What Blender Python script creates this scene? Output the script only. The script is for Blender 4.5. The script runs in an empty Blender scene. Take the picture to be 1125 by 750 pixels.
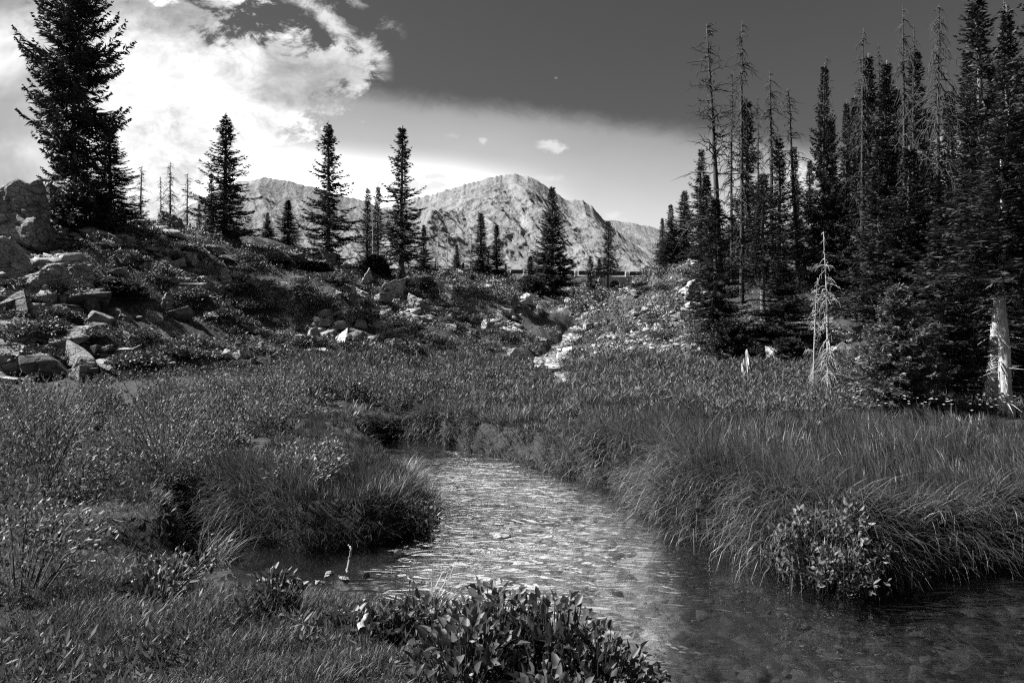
import bpy, bmesh, math, random
import numpy as np
from mathutils import Vector, Matrix, noise as mnoise

scene = bpy.context.scene
C = scene.collection
rng = np.random.default_rng(7)
random.seed(7)
F = 750.0
CX, CY = 562.5, 375.0
EYE = 1.8

# ------------------------------------------------------------------ helpers
_T = np.random.default_rng(11).random((256, 256))

def vnoise(x, y):
    xi = np.floor(x).astype(np.int64); yi = np.floor(y).astype(np.int64)
    fx = x - xi; fy = y - yi
    fx = fx * fx * (3 - 2 * fx); fy = fy * fy * (3 - 2 * fy)
    a = _T[xi & 255, yi & 255]; b = _T[(xi + 1) & 255, yi & 255]
    c = _T[xi & 255, (yi + 1) & 255]; d = _T[(xi + 1) & 255, (yi + 1) & 255]
    return (a * (1 - fx) + b * fx) * (1 - fy) + (c * (1 - fx) + d * fx) * fy

def fbm(x, y, octv=4, gain=.5):
    s = 0; a = 1; n = 0
    for k in range(octv):
        s = s + a * vnoise(x + 17.3 * k, y - 9.1 * k); n += a
        a *= gain; x = x * 2.03; y = y * 2.03
    return s / n

def ridged(x, y, octv=5, gain=.55):
    s = 0; a = 1; n = 0
    for k in range(octv):
        v = 1 - np.abs(2 * vnoise(x + 31.7 * k, y + 5.3 * k) - 1)
        s = s + a * v * v; n += a
        a *= gain; x = x * 2.1; y = y * 2.1
    return s / n

def sstep(a, b, x):
    t = np.clip((x - a) / (b - a), 0, 1)
    return t * t * (3 - 2 * t)

def tag(o, label=None, cat=None, group=None, kind=None):
    if label: o['label'] = label
    if cat: o['category'] = cat
    if group: o['group'] = group
    if kind: o['kind'] = kind
    return o

def empty(name, loc, rz=0.0):
    o = bpy.data.objects.new(name, None); C.objects.link(o)
    o.empty_display_size = .2
    o.location = loc; o.rotation_euler = (0, 0, rz)
    return o

def link(name, me, parent=None, loc=None):
    o = bpy.data.objects.new(name, me); C.objects.link(o)
    if parent is not None: o.parent = parent
    if loc is not None: o.location = loc
    return o

def npmesh(name, V, Q=None, T=None, mat=None, tone=None, smooth=False, attrs=None):
    me = bpy.data.meshes.new(name)
    V = np.asarray(V, np.float32)
    me.vertices.add(len(V)); me.vertices.foreach_set('co', V.ravel())
    idx = []; tot = []
    if Q is not None and len(Q):
        idx.append(np.asarray(Q, np.int32).ravel()); tot.append(np.full(len(Q), 4, np.int32))
    if T is not None and len(T):
        idx.append(np.asarray(T, np.int32).ravel()); tot.append(np.full(len(T), 3, np.int32))
    idx = np.concatenate(idx); tot = np.concatenate(tot)
    me.loops.add(len(idx)); me.loops.foreach_set('vertex_index', idx)
    me.polygons.add(len(tot))
    st = np.zeros(len(tot), np.int32); st[1:] = np.cumsum(tot)[:-1]
    me.polygons.foreach_set('loop_start', st)
    me.polygons.foreach_set('loop_total', tot)
    if smooth:
        me.polygons.foreach_set('use_smooth', np.ones(len(tot), bool))
    if tone is not None:
        a = me.attributes.new('tone', 'FLOAT', 'POINT'); a.data.foreach_set('value', np.asarray(tone, np.float32))
    for k, v in (attrs or {}).items():
        a = me.attributes.new(k, 'FLOAT', 'POINT'); a.data.foreach_set('value', np.asarray(v, np.float32))
    me.update(calc_edges=True); me.validate()
    if mat: me.materials.append(mat)
    return me

class Acc:
    """collects vertex and face arrays for ONE mesh"""
    def __init__(s): s.V = []; s.Q = []; s.T = []; s.t = []; s.n = 0
    def add(s, V, Q=None, T=None, tone=None):
        V = np.asarray(V, float).reshape(-1, 3)
        if Q is not None and len(Q): s.Q.append(np.asarray(Q) + s.n)
        if T is not None and len(T): s.T.append(np.asarray(T) + s.n)
        s.V.append(V); s.n += len(V)
        s.t.append(np.broadcast_to(np.asarray(.5 if tone is None else tone, float), (len(V),)))
    def mesh(s, name, mat, smooth=False):
        return npmesh(name, np.concatenate(s.V), np.concatenate(s.Q) if s.Q else None,
                      np.concatenate(s.T) if s.T else None, mat, np.concatenate(s.t), smooth)

def tube(acc, pts, rad, n=6, tone=.5, cap=True):
    pts = np.asarray(pts, float); m = len(pts)
    rad = np.broadcast_to(np.asarray(rad, float), (m,))
    tan = np.gradient(pts, axis=0); tan /= np.linalg.norm(tan, axis=1, keepdims=True) + 1e-9
    ref = np.array([1., 0, 0]) if abs(tan[0][0]) < .8 else np.array([0, 1., 0])
    u = np.cross(tan, ref); u /= np.linalg.norm(u, axis=1, keepdims=True) + 1e-9
    v = np.cross(tan, u)
    a = np.arange(n) * 2 * np.pi / n
    ring = pts[:, None] + rad[:, None, None] * (u[:, None] * np.cos(a)[None, :, None] + v[:, None] * np.sin(a)[None, :, None])
    i = np.arange(m - 1)[:, None] * n; j = np.arange(n)[None]; k = (j + 1) % n
    Q = np.stack([i + j, i + k, i + n + k, i + n + j], -1).reshape(-1, 4)
    V = ring.reshape(-1, 3); T = None
    if cap:
        V = np.concatenate([V, pts[-1:]]); e = (m - 1) * n; jj = np.arange(n)
        T = np.stack([e + jj, e + (jj + 1) % n, np.full(n, m * n)], -1)
    acc.add(V, Q, T, tone)

def rv(n, r): # random unit vectors
    v = r.normal(size=(n, 3)); return v / np.linalg.norm(v, axis=1, keepdims=True)

def leaves(acc, pos, axis, L, W, r, tone=None, fold=.25, nor=None):
    """folded leaves: 6 verts, 2 quads each. axis = direction of the leaf"""
    n = len(pos); L = np.broadcast_to(L, (n,))[:, None]; W = np.broadcast_to(W, (n,))[:, None]
    axis = axis / (np.linalg.norm(axis, axis=1, keepdims=True) + 1e-9)
    up = rv(n, r) if nor is None else nor
    s = np.cross(axis, up); s /= np.linalg.norm(s, axis=1, keepdims=True) + 1e-9
    nn = np.cross(s, axis)
    tip = pos + axis * L; mid = pos + axis * L * .5 + nn * L * .06
    # a kite on each side of the midrib
    l1 = pos + axis * L * .38 + s * W * .5 + nn * W * fold
    r1 = pos + axis * L * .38 - s * W * .5 + nn * W * fold
    l2 = pos + axis * L * .72 + s * W * .34 + nn * W * fold * .6
    r2 = pos + axis * L * .72 - s * W * .34 + nn * W * fold * .6
    V = np.stack([pos, l1, l2, tip, r2, r1], 1).reshape(-1, 3)
    b = np.arange(n)[:, None] * 6
    Q = np.concatenate([b + np.array([[0, 1, 2, 3]]), b + np.array([[0, 3, 4, 5]])])
    t = r.random(n) if tone is None else np.broadcast_to(tone, (n,))
    acc.add(V, Q, None, np.repeat(t, 6))

def diamonds(acc, pos, axis, L, W, r, tone=None, nor=None):
    n = len(pos); L = np.broadcast_to(L, (n,))[:, None]; W = np.broadcast_to(W, (n,))[:, None]
    axis = axis / (np.linalg.norm(axis, axis=1, keepdims=True) + 1e-9)
    up = rv(n, r) if nor is None else nor
    s = np.cross(axis, up); s /= np.linalg.norm(s, axis=1, keepdims=True) + 1e-9
    V = np.stack([pos, pos + axis * L * .45 + s * W * .5, pos + axis * L, pos + axis * L * .45 - s * W * .5], 1).reshape(-1, 3)
    Q = np.arange(n * 4).reshape(-1, 4)
    t = r.random(n) if tone is None else np.broadcast_to(tone, (n,))
    acc.add(V, Q, None, np.repeat(t, 4))

def blades(acc, base, head, L, W, th0, kap, r, seg=4, tone=None):
    """grass blades. head = heading angle, th0 = start tilt from vertical, kap = how far it bends over (radians)"""
    n = len(base)
    L = np.broadcast_to(L, (n,)); W = np.broadcast_to(W, (n,)); kap = np.broadcast_to(kap, (n,)); th0 = np.broadcast_to(th0, (n,))
    hx, hy = np.cos(head), np.sin(head)
    tw = head + r.normal(0, .7, n)
    sx, sy = -np.sin(tw), np.cos(tw)
    p = base.copy(); rows = []
    for k in range(seg + 1):
        w = W * (1 - (k / seg) ** 1.8) * .5 + W * .03
        off = np.stack([sx * w, sy * w, np.zeros(n)], 1)
        rows.append(np.stack([p - off, p + off], 1))
        th = th0 + kap * ((k + .5) / seg) ** 1.4
        d = L / seg
        p = p + np.stack([hx * np.sin(th) * d, hy * np.sin(th) * d, np.cos(th) * d], 1)
    V = np.stack(rows, 1).reshape(-1, 3)              # n, seg+1, 2
    b = np.arange(n)[:, None, None] * (2 * (seg + 1)); k = np.arange(seg)[None, :, None] * 2
    Q = (b + k + np.array([0, 1, 3, 2])[None, None]).reshape(-1, 4)
    t = r.random(n) if tone is None else np.broadcast_to(tone, (n,))
    acc.add(V, Q, None, np.repeat(t, 2 * (seg + 1)))

# ------------------------------------------------------------------ materials
def newmat(name):
    m = bpy.data.materials.new(name); m.use_nodes = True
    nt = m.node_tree; b = nt.nodes['Principled BSDF']
    return m, nt, b

def N(nt, t, **kw):
    n = nt.nodes.new(t)
    for k, v in kw.items():
        if k in n.inputs: n.inputs[k].default_value = v
        else: setattr(n, k, v)
    return n

def ramp(nt, src, stops):
    r = nt.nodes.new('ShaderNodeValToRGB')
    e = r.color_ramp.elements
    while len(e) < len(stops): e.new(.5)
    for el, (p, g) in zip(e, stops):
        el.position = p; el.color = (g, g, g, 1)
    nt.links.new(src, r.inputs[0])
    return r.outputs[0]

def math_(nt, op, a, b=None, clamp=False):
    n = nt.nodes.new('ShaderNodeMath'); n.operation = op; n.use_clamp = clamp
    for i, x in enumerate((a, b)):
        if x is None: continue
        if isinstance(x, (int, float)): n.inputs[i].default_value = x
        else: nt.links.new(x, n.inputs[i])
    return n.outputs[0]

def leaf_mat(name, lo, hi, rough=.5, trans=.25, spec=.5, objvar=.0):
    m, nt, b = newmat(name)
    a = N(nt, 'ShaderNodeAttribute', attribute_name='tone')
    g = N(nt, 'ShaderNodeNewGeometry')
    tc = N(nt, 'ShaderNodeTexCoord')
    nz = N(nt, 'ShaderNodeTexNoise', Scale=1.7, Detail=3.0)
    nt.links.new(g.outputs['Position'], nz.inputs['Vector'])
    mx = math_(nt, 'ADD', math_(nt, 'MULTIPLY', a.outputs['Fac'], .7), math_(nt, 'MULTIPLY', math_(nt, 'SUBTRACT', nz.outputs[0], .3), .9))
    if objvar:
        oi = N(nt, 'ShaderNodeObjectInfo')
        mx = math_(nt, 'ADD', mx, math_(nt, 'MULTIPLY', math_(nt, 'SUBTRACT', oi.outputs['Random'], .5), objvar))
    col = ramp(nt, mx, [(0.0, lo), (.55, (lo + hi) / 2), (1.0, hi)])
    nt.links.new(col, b.inputs['Base Color'])
    b.inputs['Roughness'].default_value = rough
    b.inputs['Specular IOR Level'].default_value = spec
    if trans:
        t = N(nt, 'ShaderNodeBsdfTranslucent'); nt.links.new(col, t.inputs[0])
        mix = N(nt, 'ShaderNodeMixShader'); mix.inputs[0].default_value = trans
        out = nt.nodes['Material Output']
        nt.links.new(b.outputs[0], mix.inputs[1]); nt.links.new(t.outputs[0], mix.inputs[2]); nt.links.new(mix.outputs[0], out.inputs[0])
    return m

def rock_mat(name, lo, hi, scale=1.0, crack=True):
    m, nt, b = newmat(name)
    tc = N(nt, 'ShaderNodeNewGeometry')
    oi = N(nt, 'ShaderNodeObjectInfo')
    v = tc.outputs['Position']
    n1 = N(nt, 'ShaderNodeTexNoise', Scale=1.3 * scale, Detail=7.0, Roughness=.62); nt.links.new(v, n1.inputs['Vector'])
    n2 = N(nt, 'ShaderNodeTexNoise', Scale=9 * scale, Detail=6.0, Roughness=.7); nt.links.new(v, n2.inputs['Vector'])
    s = math_(nt, 'ADD', math_(nt, 'MULTIPLY', n1.outputs[0], .6), math_(nt, 'MULTIPLY', n2.outputs[0], .4))
    s = math_(nt, 'ADD', s, math_(nt, 'MULTIPLY', math_(nt, 'SUBTRACT', oi.outputs['Random'], .5), .22))
    col = ramp(nt, s, [(.28, lo * .45), (.42, lo), (.62, hi), (.8, hi * 1.15)])
    nt.links.new(col, b.inputs['Base Color'])
    b.inputs['Roughness'].default_value = .85
    b.inputs['Specular IOR Level'].default_value = .3
    h = n2.outputs[0]
    if crack:
        mp = N(nt, 'ShaderNodeMapping'); mp.inputs['Scale'].default_value = (1, 1, 2.2); mp.inputs['Rotation'].default_value = (.4, .5, .2)
        wv = N(nt, 'ShaderNodeVectorMath', operation='ADD'); nt.links.new(v, wv.inputs[0])
        sc = N(nt, 'ShaderNodeVectorMath', operation='SCALE'); sc.inputs['Scale'].default_value = .5; nt.links.new(n1.outputs[1], sc.inputs[0])
        nt.links.new(sc.outputs[0], wv.inputs[1]); nt.links.new(wv.outputs[0], mp.inputs[0])
        vo = N(nt, 'ShaderNodeTexVoronoi', feature='DISTANCE_TO_EDGE', Scale=2.2 * scale); nt.links.new(mp.outputs[0], vo.inputs['Vector'])
        cr = ramp(nt, vo.outputs[0], [(0, 0), (.06, 1)])
        dk = nt.nodes.new('ShaderNodeMix'); dk.data_type = 'RGBA'; dk.blend_type = 'MULTIPLY'; dk.inputs['Factor'].default_value = 1
        nt.links.new(col, dk.inputs['A']); nt.links.new(ramp(nt, math_(nt, 'ADD', vo.outputs[0], math_(nt, 'MULTIPLY', math_(nt, 'SUBTRACT', n2.outputs[0], .5), .12)), [(0, .3), (.045, 1)]), dk.inputs['B']); nt.links.new(dk.outputs['Result'], b.inputs['Base Color'])
        h = math_(nt, 'ADD', math_(nt, 'MULTIPLY', h, .8), math_(nt, 'MULTIPLY', cr, .35))
    bp = N(nt, 'ShaderNodeBump', Strength=.9, Distance=.09 / scale); nt.links.new(h, bp.inputs['Height'])
    nt.links.new(bp.outputs[0], b.inputs['Normal'])
    return m

def bark_mat(name, lo, hi):
    m, nt, b = newmat(name)
    tc = N(nt, 'ShaderNodeTexCoord')
    mp = N(nt, 'ShaderNodeMapping'); mp.inputs['Scale'].default_value = (14, 14, 2.2); nt.links.new(tc.outputs['Object'], mp.inputs[0])
    n1 = N(nt, 'ShaderNodeTexNoise', Scale=1.6, Detail=6.0, Roughness=.65); nt.links.new(mp.outputs[0], n1.inputs['Vector'])
    nt.links.new(ramp(nt, n1.outputs[0], [(.3, lo), (.65, hi)]), b.inputs['Base Color'])
    b.inputs['Roughness'].default_value = .85
    bp = N(nt, 'ShaderNodeBump', Strength=.8, Distance=.03); nt.links.new(n1.outputs[0], bp.inputs['Height']); nt.links.new(bp.outputs[0], b.inputs['Normal'])
    return m

M = {}
M['needle'] = leaf_mat('spruce_needles', .014, .042, rough=.6, trans=.12, spec=.3, objvar=.25)
M['needle_light'] = leaf_mat('young_spruce_needles', .035, .13, rough=.55, trans=.15, spec=.35, objvar=.1)
M['grass'] = leaf_mat('meadow_grass', .03, .17, rough=.45, trans=.3, spec=.5)
M['grass_dark'] = leaf_mat('sedge_grass', .022, .125, rough=.5, trans=.3, spec=.4)
M['willow'] = leaf_mat('willow_leaves', .03, .2, rough=.5, trans=.25, spec=.35)
M['forb'] = leaf_mat('meadow_herbs', .028, .15, rough=.6, trans=.25, spec=.3)
M['broad'] = leaf_mat('broad_leaves', .03, .11, rough=.5, trans=.2, spec=.4)
M['heath'] = leaf_mat('heath_leaves', .02, .13, rough=.55, trans=.12, spec=.35)
M['dry'] = leaf_mat('dry_straw', .2, .42, rough=.6, trans=.25, spec=.3)
M['petal'] = leaf_mat('white_petals', .6, .8, rough=.6, trans=.3, spec=.3)
M['rock'] = rock_mat('granite', .11, .28)
M['palerock'] = rock_mat('pale_quartzite', .2, .46)
M['darkrock'] = rock_mat('dark_lichened_rock', .07, .17)
M['stones'] = rock_mat('scree_stone', .13, .34, 2.5, False)
M['wetstones'] = rock_mat('wet_stream_stone', .03, .1, 2.5, False)
M['bark'] = bark_mat('spruce_bark', .05, .16)
M['deadwood'] = bark_mat('silver_deadwood', .18, .48)
M['greywood'] = bark_mat('weathered_snag', .012, .04)
M['palewood'] = bark_mat('bleached_wood', .15, .36)

# ------------------------------------------------------------------ terrain function
def W(px, py, z=0.0):                      # where the picture ray meets height z (used for the stream's banks)
    Y = (EYE - z) * F / (py - CY)
    return ((px - CX) / F * Y, Y)

def at(px, py, Y):
    return np.array([(px - CX) / F * Y, Y, EYE + Y * (CY - py) / F])

near = [(-60, .6), (2, .32), (8, .45)]
prof = {
 -900: [(13, 1.2), (18, 3.5), (24, 7.5), (32, 10), (60, 10)],
 -100: [(12, .65), (15, 1.0), (18, 2.8), (21, 5), (25, 7.5), (32, 8), (60, 7.3)],
 0:   [(9, .35), (12, .5), (15.5, .9), (18, 2.3), (21, 4.2), (25, 6.7), (28, 7.3), (60, 7.2)],
 100: [(9, .35), (12, .5), (15.5, .85), (18, 1.9), (21, 3.5), (26, 6.5), (30, 7.1), (60, 7.2)],
 200: [(9, .38), (13, .55), (17, .9), (20, 1.9), (24, 4.0), (29, 6.4), (33, 7.0), (60, 7.2)],
 300: [(13, .6), (18, .9), (22, 2.0), (27, 4.1), (32, 6.1), (36, 6.8), (60, 7.2)],
 400: [(13, .55), (18, .8), (23, 1.6), (28, 3.2), (33, 5.0), (37, 5.8), (45, 6.4), (60, 7.2)],
 470: [(13, .5), (19, .75), (25, 1.5), (30, 2.8), (36, 4.8), (42, 6.0), (50, 6.8), (57, 7.2)],
 540: [(13, .45), (19, .7), (25, 1.2), (29, 2.0), (34, 3.3), (42, 5.0), (50, 6.3), (56, 7.2)],
 590: [(13, .45), (19, .65), (25, 1.05), (30, 1.8), (36, 2.9), (44, 4.3), (51, 5.6), (56, 7.1)],
 620: [(13, .45), (19, .65), (25, 1.05), (30, 1.7), (36, 2.6), (44, 3.9), (51, 5.0), (55.5, 7.1)],
 665: [(13, .5), (19, .7), (24, 1.2), (30, 2.2), (36, 3.2), (44, 4.3), (51, 5.2), (55.5, 7.0)],
 720: [(13, .5), (17, .75), (20, 1.2), (26, 2.8), (32, 4.5), (37, 5.5), (44, 5.8), (51, 6.2), (56, 7.0)],
 780: [(12, .5), (15, .7), (18, 1.1), (24, 3.0), (30, 4.9), (38, 6.5), (48, 7.2), (60, 7.6)],
 860: [(12, .5), (13.5, .55), (16.5, .9), (22, 2.5), (28, 4.6), (38, 8.0), (45, 8.6), (70, 8.6)],
 950: [(12, .5), (15, .7), (20, 2.1), (27, 4.5), (38, 9.6), (45, 10.5), (70, 9.5)],
 1050: [(10, .45), (13, .5), (18, 1.8), (24, 4), (36, 9.5), (45, 11), (70, 10)],
 1200: [(9, .45), (12, .55), (16, 1.6), (22, 4), (34, 9.5), (45, 11.5), (70, 10)],
 2000: [(9, .45), (12, .8), (16, 2.2), (22, 5), (34, 10.5), (45, 12), (70, 10)],
}
NU, NL = 320, 320
U0, U1 = -1.95, 1.95
L0, L1 = math.log(1.0), math.log(200.0)
def _table():
    us = np.linspace(U0, U1, NU); ls = np.linspace(L0, L1, NL)
    cols = sorted(prof); zc = []
    for c in cols:
        pts = near + prof[c] + [(200, 7.2)]
        ys = np.array([max(p[0], 1.0) for p in pts[1:]]); zs = np.array([p[1] for p in pts[1:]])
        zc.append(np.interp(ls, np.log(ys), zs))
    zc = np.array(zc); cu = (np.array(cols) - CX) / F
    Tb = np.array([np.interp(us, cu, zc[:, j]) for j in range(NL)]).T   # NU x NL
    for _ in range(5):
        p = np.pad(Tb, 1, mode='edge'); Tb = (p[:-2, 1:-1] + 2 * p[1:-1, 1:-1] + p[2:, 1:-1]) / 4
        p = np.pad(Tb, 1, mode='edge'); Tb = (p[1:-1, :-2] + 2 * p[1:-1, 1:-1] + p[1:-1, 2:]) / 4
    return Tb
TB = _table()
def tab(X, Y):
    u = X / np.maximum(Y, 4.0)
    fu = np.clip((u - U0) / (U1 - U0) * (NU - 1), 0, NU - 1.001)
    fl = np.clip((np.log(np.clip(Y, 1.0, 199.9)) - L0) / (L1 - L0) * (NL - 1), 0, NL - 1.001)
    i = fu.astype(int); j = fl.astype(int); a = fu - i; b = fl - j
    return (TB[i, j] * (1 - a) + TB[i + 1, j] * a) * (1 - b) + (TB[i, j + 1] * (1 - a) + TB[i + 1, j + 1] * a) * b

main_px = [(408, 486), (425, 482), (455, 481), (500, 489), (540, 499), (600, 517), (630, 525), (690, 543), (715, 560), (740, 583),
           (790, 604), (840, 620), (880, 632), (930, 640), (1000, 634), (1060, 626), (1125, 620), (1300, 612)]
main_left = [(800, 1000), (760, 820), (732, 765), (690, 735), (640, 712), (580, 695), (520, 678), (470, 655), (432, 632), (425, 612),
             (450, 588), (478, 560), (472, 532), (440, 512), (415, 500), (404, 493)]
POLY_MAIN = [W(*p) for p in main_px] + [(9, 4.2), (10, -6), (4.5, -6), (1.6, -1.5), (.9, .8)] + [W(*p) for p in main_left]
POLY_SIDE = [W(*p) for p in [(436, 640), (350, 638), (280, 628), (220, 606), (195, 590), (205, 578), (250, 590), (320, 603), (400, 600), (452, 586), (440, 615)]]

def polysdf(X, Y, poly):
    P = np.array(poly); d = np.full(X.shape, 1e9); ins = np.zeros(X.shape, bool)
    for k in range(len(P)):
        a = P[k]; b = P[(k + 1) % len(P)]
        e = b - a; wx = X - a[0]; wy = Y - a[1]
        t = np.clip((wx * e[0] + wy * e[1]) / (e @ e), 0, 1)
        d = np.minimum(d, np.hypot(wx - e[0] * t, wy - e[1] * t))
        c = ((a[1] > Y) != (b[1] > Y)) & (X < (b[0] - a[0]) * (Y - a[1]) / (b[1] - a[1] + 1e-12) + a[0])
        ins ^= c
    return np.where(ins, -d, d)

def sdf(X, Y):
    X = np.asarray(X, float); Y = np.asarray(Y, float)
    d = np.full(X.shape, 5.0)
    k = (Y > -7) & (Y < 16) & (X > -7) & (X < 12)
    if k.any():
        d[k] = np.minimum(polysdf(X[k], Y[k], POLY_MAIN), polysdf(X[k], Y[k], POLY_SIDE))
        d[k] += (fbm(X[k] * 2.3, Y[k] * 2.3, 3) - .5) * .22
    return d

CREEK = [(.9, 16.6), (1.5, 18.0), (1.65, 20.5), (1.2, 23.2), (1.05, 25.5), (1.5, 28.5), (2.3, 32), (3.7, 36.5), (5.2, 42), (7.2, 49), (7.9, 53)]
CREEK = [(x, y) for x, y in CREEK]
def creek_d(X, Y):
    d = np.full(X.shape, 1e9)
    for a, b in zip(CREEK[:-1], CREEK[1:]):
        a = np.array(a); e = np.array(b) - a
        wx = X - a[0]; wy = Y - a[1]
        t = np.clip((wx * e[0] + wy * e[1]) / (e @ e), 0, 1)
        d = np.minimum(d, np.hypot(wx - e[0] * t, wy - e[1] * t))
    return d
def creek_w(Y): return np.interp(Y, [12, 15, 19, 21, 23, 25, 27, 31, 36, 55], [.5, .3, .4, .45, .65, .9, .65, .45, .4, .35])

def near_bank(X, Y):
    k = (Y > 1.5) & (Y < 14) & (np.abs(X) < 8)
    o = np.zeros(X.shape)
    if k.any():
        q = .8 / np.maximum(Y[k], 2); o[k] = 1 - sstep(-.25, .3, sdf(X[k] * (1 + q), Y[k] + .8))
    return o
def ground(X, Y, full=False):
    X = np.asarray(X, float); Y = np.asarray(Y, float)
    base = tab(X, Y)
    slope = sstep(1.0, 2.2, base) * (Y < 150)
    z = base + slope * (1.5 * (fbm(X * .22, Y * .22, 4) - .5) + .5 * (ridged(X * .6, Y * .6, 4) - .45))
    z = z * (1 - .6 * np.exp(-((X + 1.7) / .95) ** 2 - ((Y - 8.2) / 1.6) ** 2)) * (1 - .55 * np.exp(-((X + 2.3) / .9) ** 2 - ((Y - 13.2) / .9) ** 2))
    z = z + (1 - slope) * .16 * (fbm(X * 1.1, Y * 1.1, 4) - .5)
    rd = np.exp(-((Y - 58.5) / 2.4) ** 2) * sstep(-12, -8, X) * (1 - sstep(24, 30, X))
    z = z * (1 - rd) + 7.25 * rd
    d = sdf(X, Y)
    bw = .26 + 1.7 * (1 - sstep(5.15, 5.5, Y)) * (X < 2.2) * (Y > .5)
    nb = near_bank(X, Y)
    bw = np.maximum(bw, .26 + 1.6 * nb)
    bank = np.where(d > 0, sstep(-.02, 1, d / bw) , 0)
    bed = -np.clip(.04 - d * .32, .04, .3) + .07 * (fbm(X * 3, Y * 3, 3) - .5) + .05 * (vnoise(X * 9, Y * 9) - .5)
    z = np.where(d < 0, bed, bed * (1 - bank) + z * bank)
    cd = creek_d(X, Y); cw = creek_w(Y)
    c = (1 - sstep(.55, 1.7, cd / cw)) * (Y > 16.2)
    z = z - .42 * c * (d > 0)
    if full: return z, d, cd / cw, slope
    return z
def gz(x, y): return float(ground(np.array([x]), np.array([y]))[0])
def slope_n(x, y, e=.4):
    return np.array([gz(x - e, y) - gz(x + e, y), gz(x, y - e) - gz(x, y + e), 2 * e])

# ------------------------------------------------------------------ terrain mesh
ys = [-60, -40, -25, -15, -10, -8, -6, -4.5, -3]
y = -2.0
while y < 60:
    ys.append(y); y += max(.05 if y < 2.2 else .028, y * .0062)
while y < 200: ys.append(y); y *= 1.05
ys += [260, 400, 700, 1300, 2600, 6000]
ys = np.array(ys); us = np.linspace(-1.9, 1.9, 760)
YY, UU = np.meshgrid(ys, us, indexing='ij')
XX = UU * np.maximum(np.maximum(YY, 4.0), -YY)
ZZ, DD, CD, SL = ground(XX, YY, True)
far = YY > 200
ZZ[far] = 7.2
nr, nc = YY.shape
i = np.arange(nr - 1)[:, None] * nc; j = np.arange(nc - 1)[None]
Q = np.stack([i + j, i + j + 1, i + nc + j + 1, i + nc + j], -1).reshape(-1, 4)

m, nt, b = newmat('mountain_ground')
aw = N(nt, 'ShaderNodeAttribute', attribute_name='wet'); ah = N(nt, 'ShaderNodeAttribute', attribute_name='hill')
ge = N(nt, 'ShaderNodeNewGeometry'); pos = ge.outputs['Position']
n1 = N(nt, 'ShaderNodeTexNoise', Scale=.7, Detail=8.0, Roughness=.65); nt.links.new(pos, n1.inputs['Vector'])
n2 = N(nt, 'ShaderNodeTexNoise', Scale=7.0, Detail=6.0, Roughness=.7); nt.links.new(pos, n2.inputs['Vector'])
soil = ramp(nt, n2.outputs[0], [(.3, .02), (.6, .05), (.75, .08)])
vo = N(nt, 'ShaderNodeTexVoronoi', Scale=3.2); nt.links.new(pos, vo.inputs['Vector'])
vo.inputs['Randomness'].default_value = 1
stone = ramp(nt, vo.outputs['Color'], [(.2, .1), (.8, .3)])
heath = ramp(nt, n2.outputs[0], [(.35, .028), (.6, .06), (.72, .14)])
hm = ramp(nt, math_(nt, 'ADD', n1.outputs[0], math_(nt, 'MULTIPLY', n2.outputs[0], .22)), [(.66, 0), (.76, 1)])
def mixc(f, a, c):
    x = nt.nodes.new('ShaderNodeMix'); x.data_type = 'RGBA'
    nt.links.new(f, x.inputs['Factor']); nt.links.new(a, x.inputs['A']); nt.links.new(c, x.inputs['B']); return x.outputs['Result']
hill = mixc(hm, heath, stone)
dry = mixc(ah.outputs['Fac'], soil, hill)
vb = N(nt, 'ShaderNodeTexVoronoi', Scale=11.0); nt.links.new(pos, vb.inputs['Vector'])
vbig = N(nt, 'ShaderNodeTexVoronoi', Scale=4.0); nt.links.new(pos, vbig.inputs['Vector'])
bedv = math_(nt, 'ADD', math_(nt, 'MULTIPLY', vb.outputs['Color'], .5), math_(nt, 'MULTIPLY', vbig.outputs['Color'], .5))
agr = N(nt, 'ShaderNodeAttribute', attribute_name='lit_gravel')
bedc = mixc(math_(nt, 'MULTIPLY', agr.outputs['Fac'], ramp(nt, n1.outputs[0], [(.35, .35), (.55, 1)])), ramp(nt, bedv, [(.2, .008), (.5, .022), (.8, .09)]), ramp(nt, math_(nt, 'ADD', math_(nt, 'MULTIPLY', bedv, .5), math_(nt, 'MULTIPLY', n2.outputs[0], .5)), [(.34, .12), (.5, .36), (.62, .7)]))  # caustic sunlight in the shallows painted in as paler gravel
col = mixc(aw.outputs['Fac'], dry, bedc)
nt.links.new(col, b.inputs['Base Color']); b.inputs['Roughness'].default_value = .9; b.inputs['Specular IOR Level'].default_value = .2
hh = math_(nt, 'SUBTRACT', math_(nt, 'MULTIPLY', n2.outputs[0], 1.0), math_(nt, 'MULTIPLY', vb.outputs['Distance'], .15))
bp = N(nt, 'ShaderNodeBump', Strength=.9, Distance=.12); nt.links.new(hh, bp.inputs['Height']); nt.links.new(bp.outputs[0], b.inputs['Normal'])
wet = np.clip(sstep(.03, -.03, DD) + (1 - sstep(.7, 1.3, CD)) * (YY > 16.2), 0, 1)
wet = np.where(DD < .02, 1 - sstep(-.04, .02, DD), (1 - sstep(.7, 1.3, CD)) * (YY > 16.2))
lit_grav = (1 - sstep(-.02, .3, polysdf(XX, YY, [W(*p) for p in [(420, 500), (540, 505), (640, 540), (700, 575), (720, 640), (690, 760), (560, 700), (470, 640), (500, 560)]]))) * (YY > -8) * (YY < 20)  # outline of the bed patch brightened to stand for sunlight in the water
me = npmesh('ground', np.stack([XX, YY, ZZ], -1).reshape(-1, 3), Q, None, m, None, True, {'wet': wet.ravel(), 'hill': SL.ravel(), 'lit_gravel': lit_grav.ravel()})
tag(link('ground', me), kind='structure')

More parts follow.
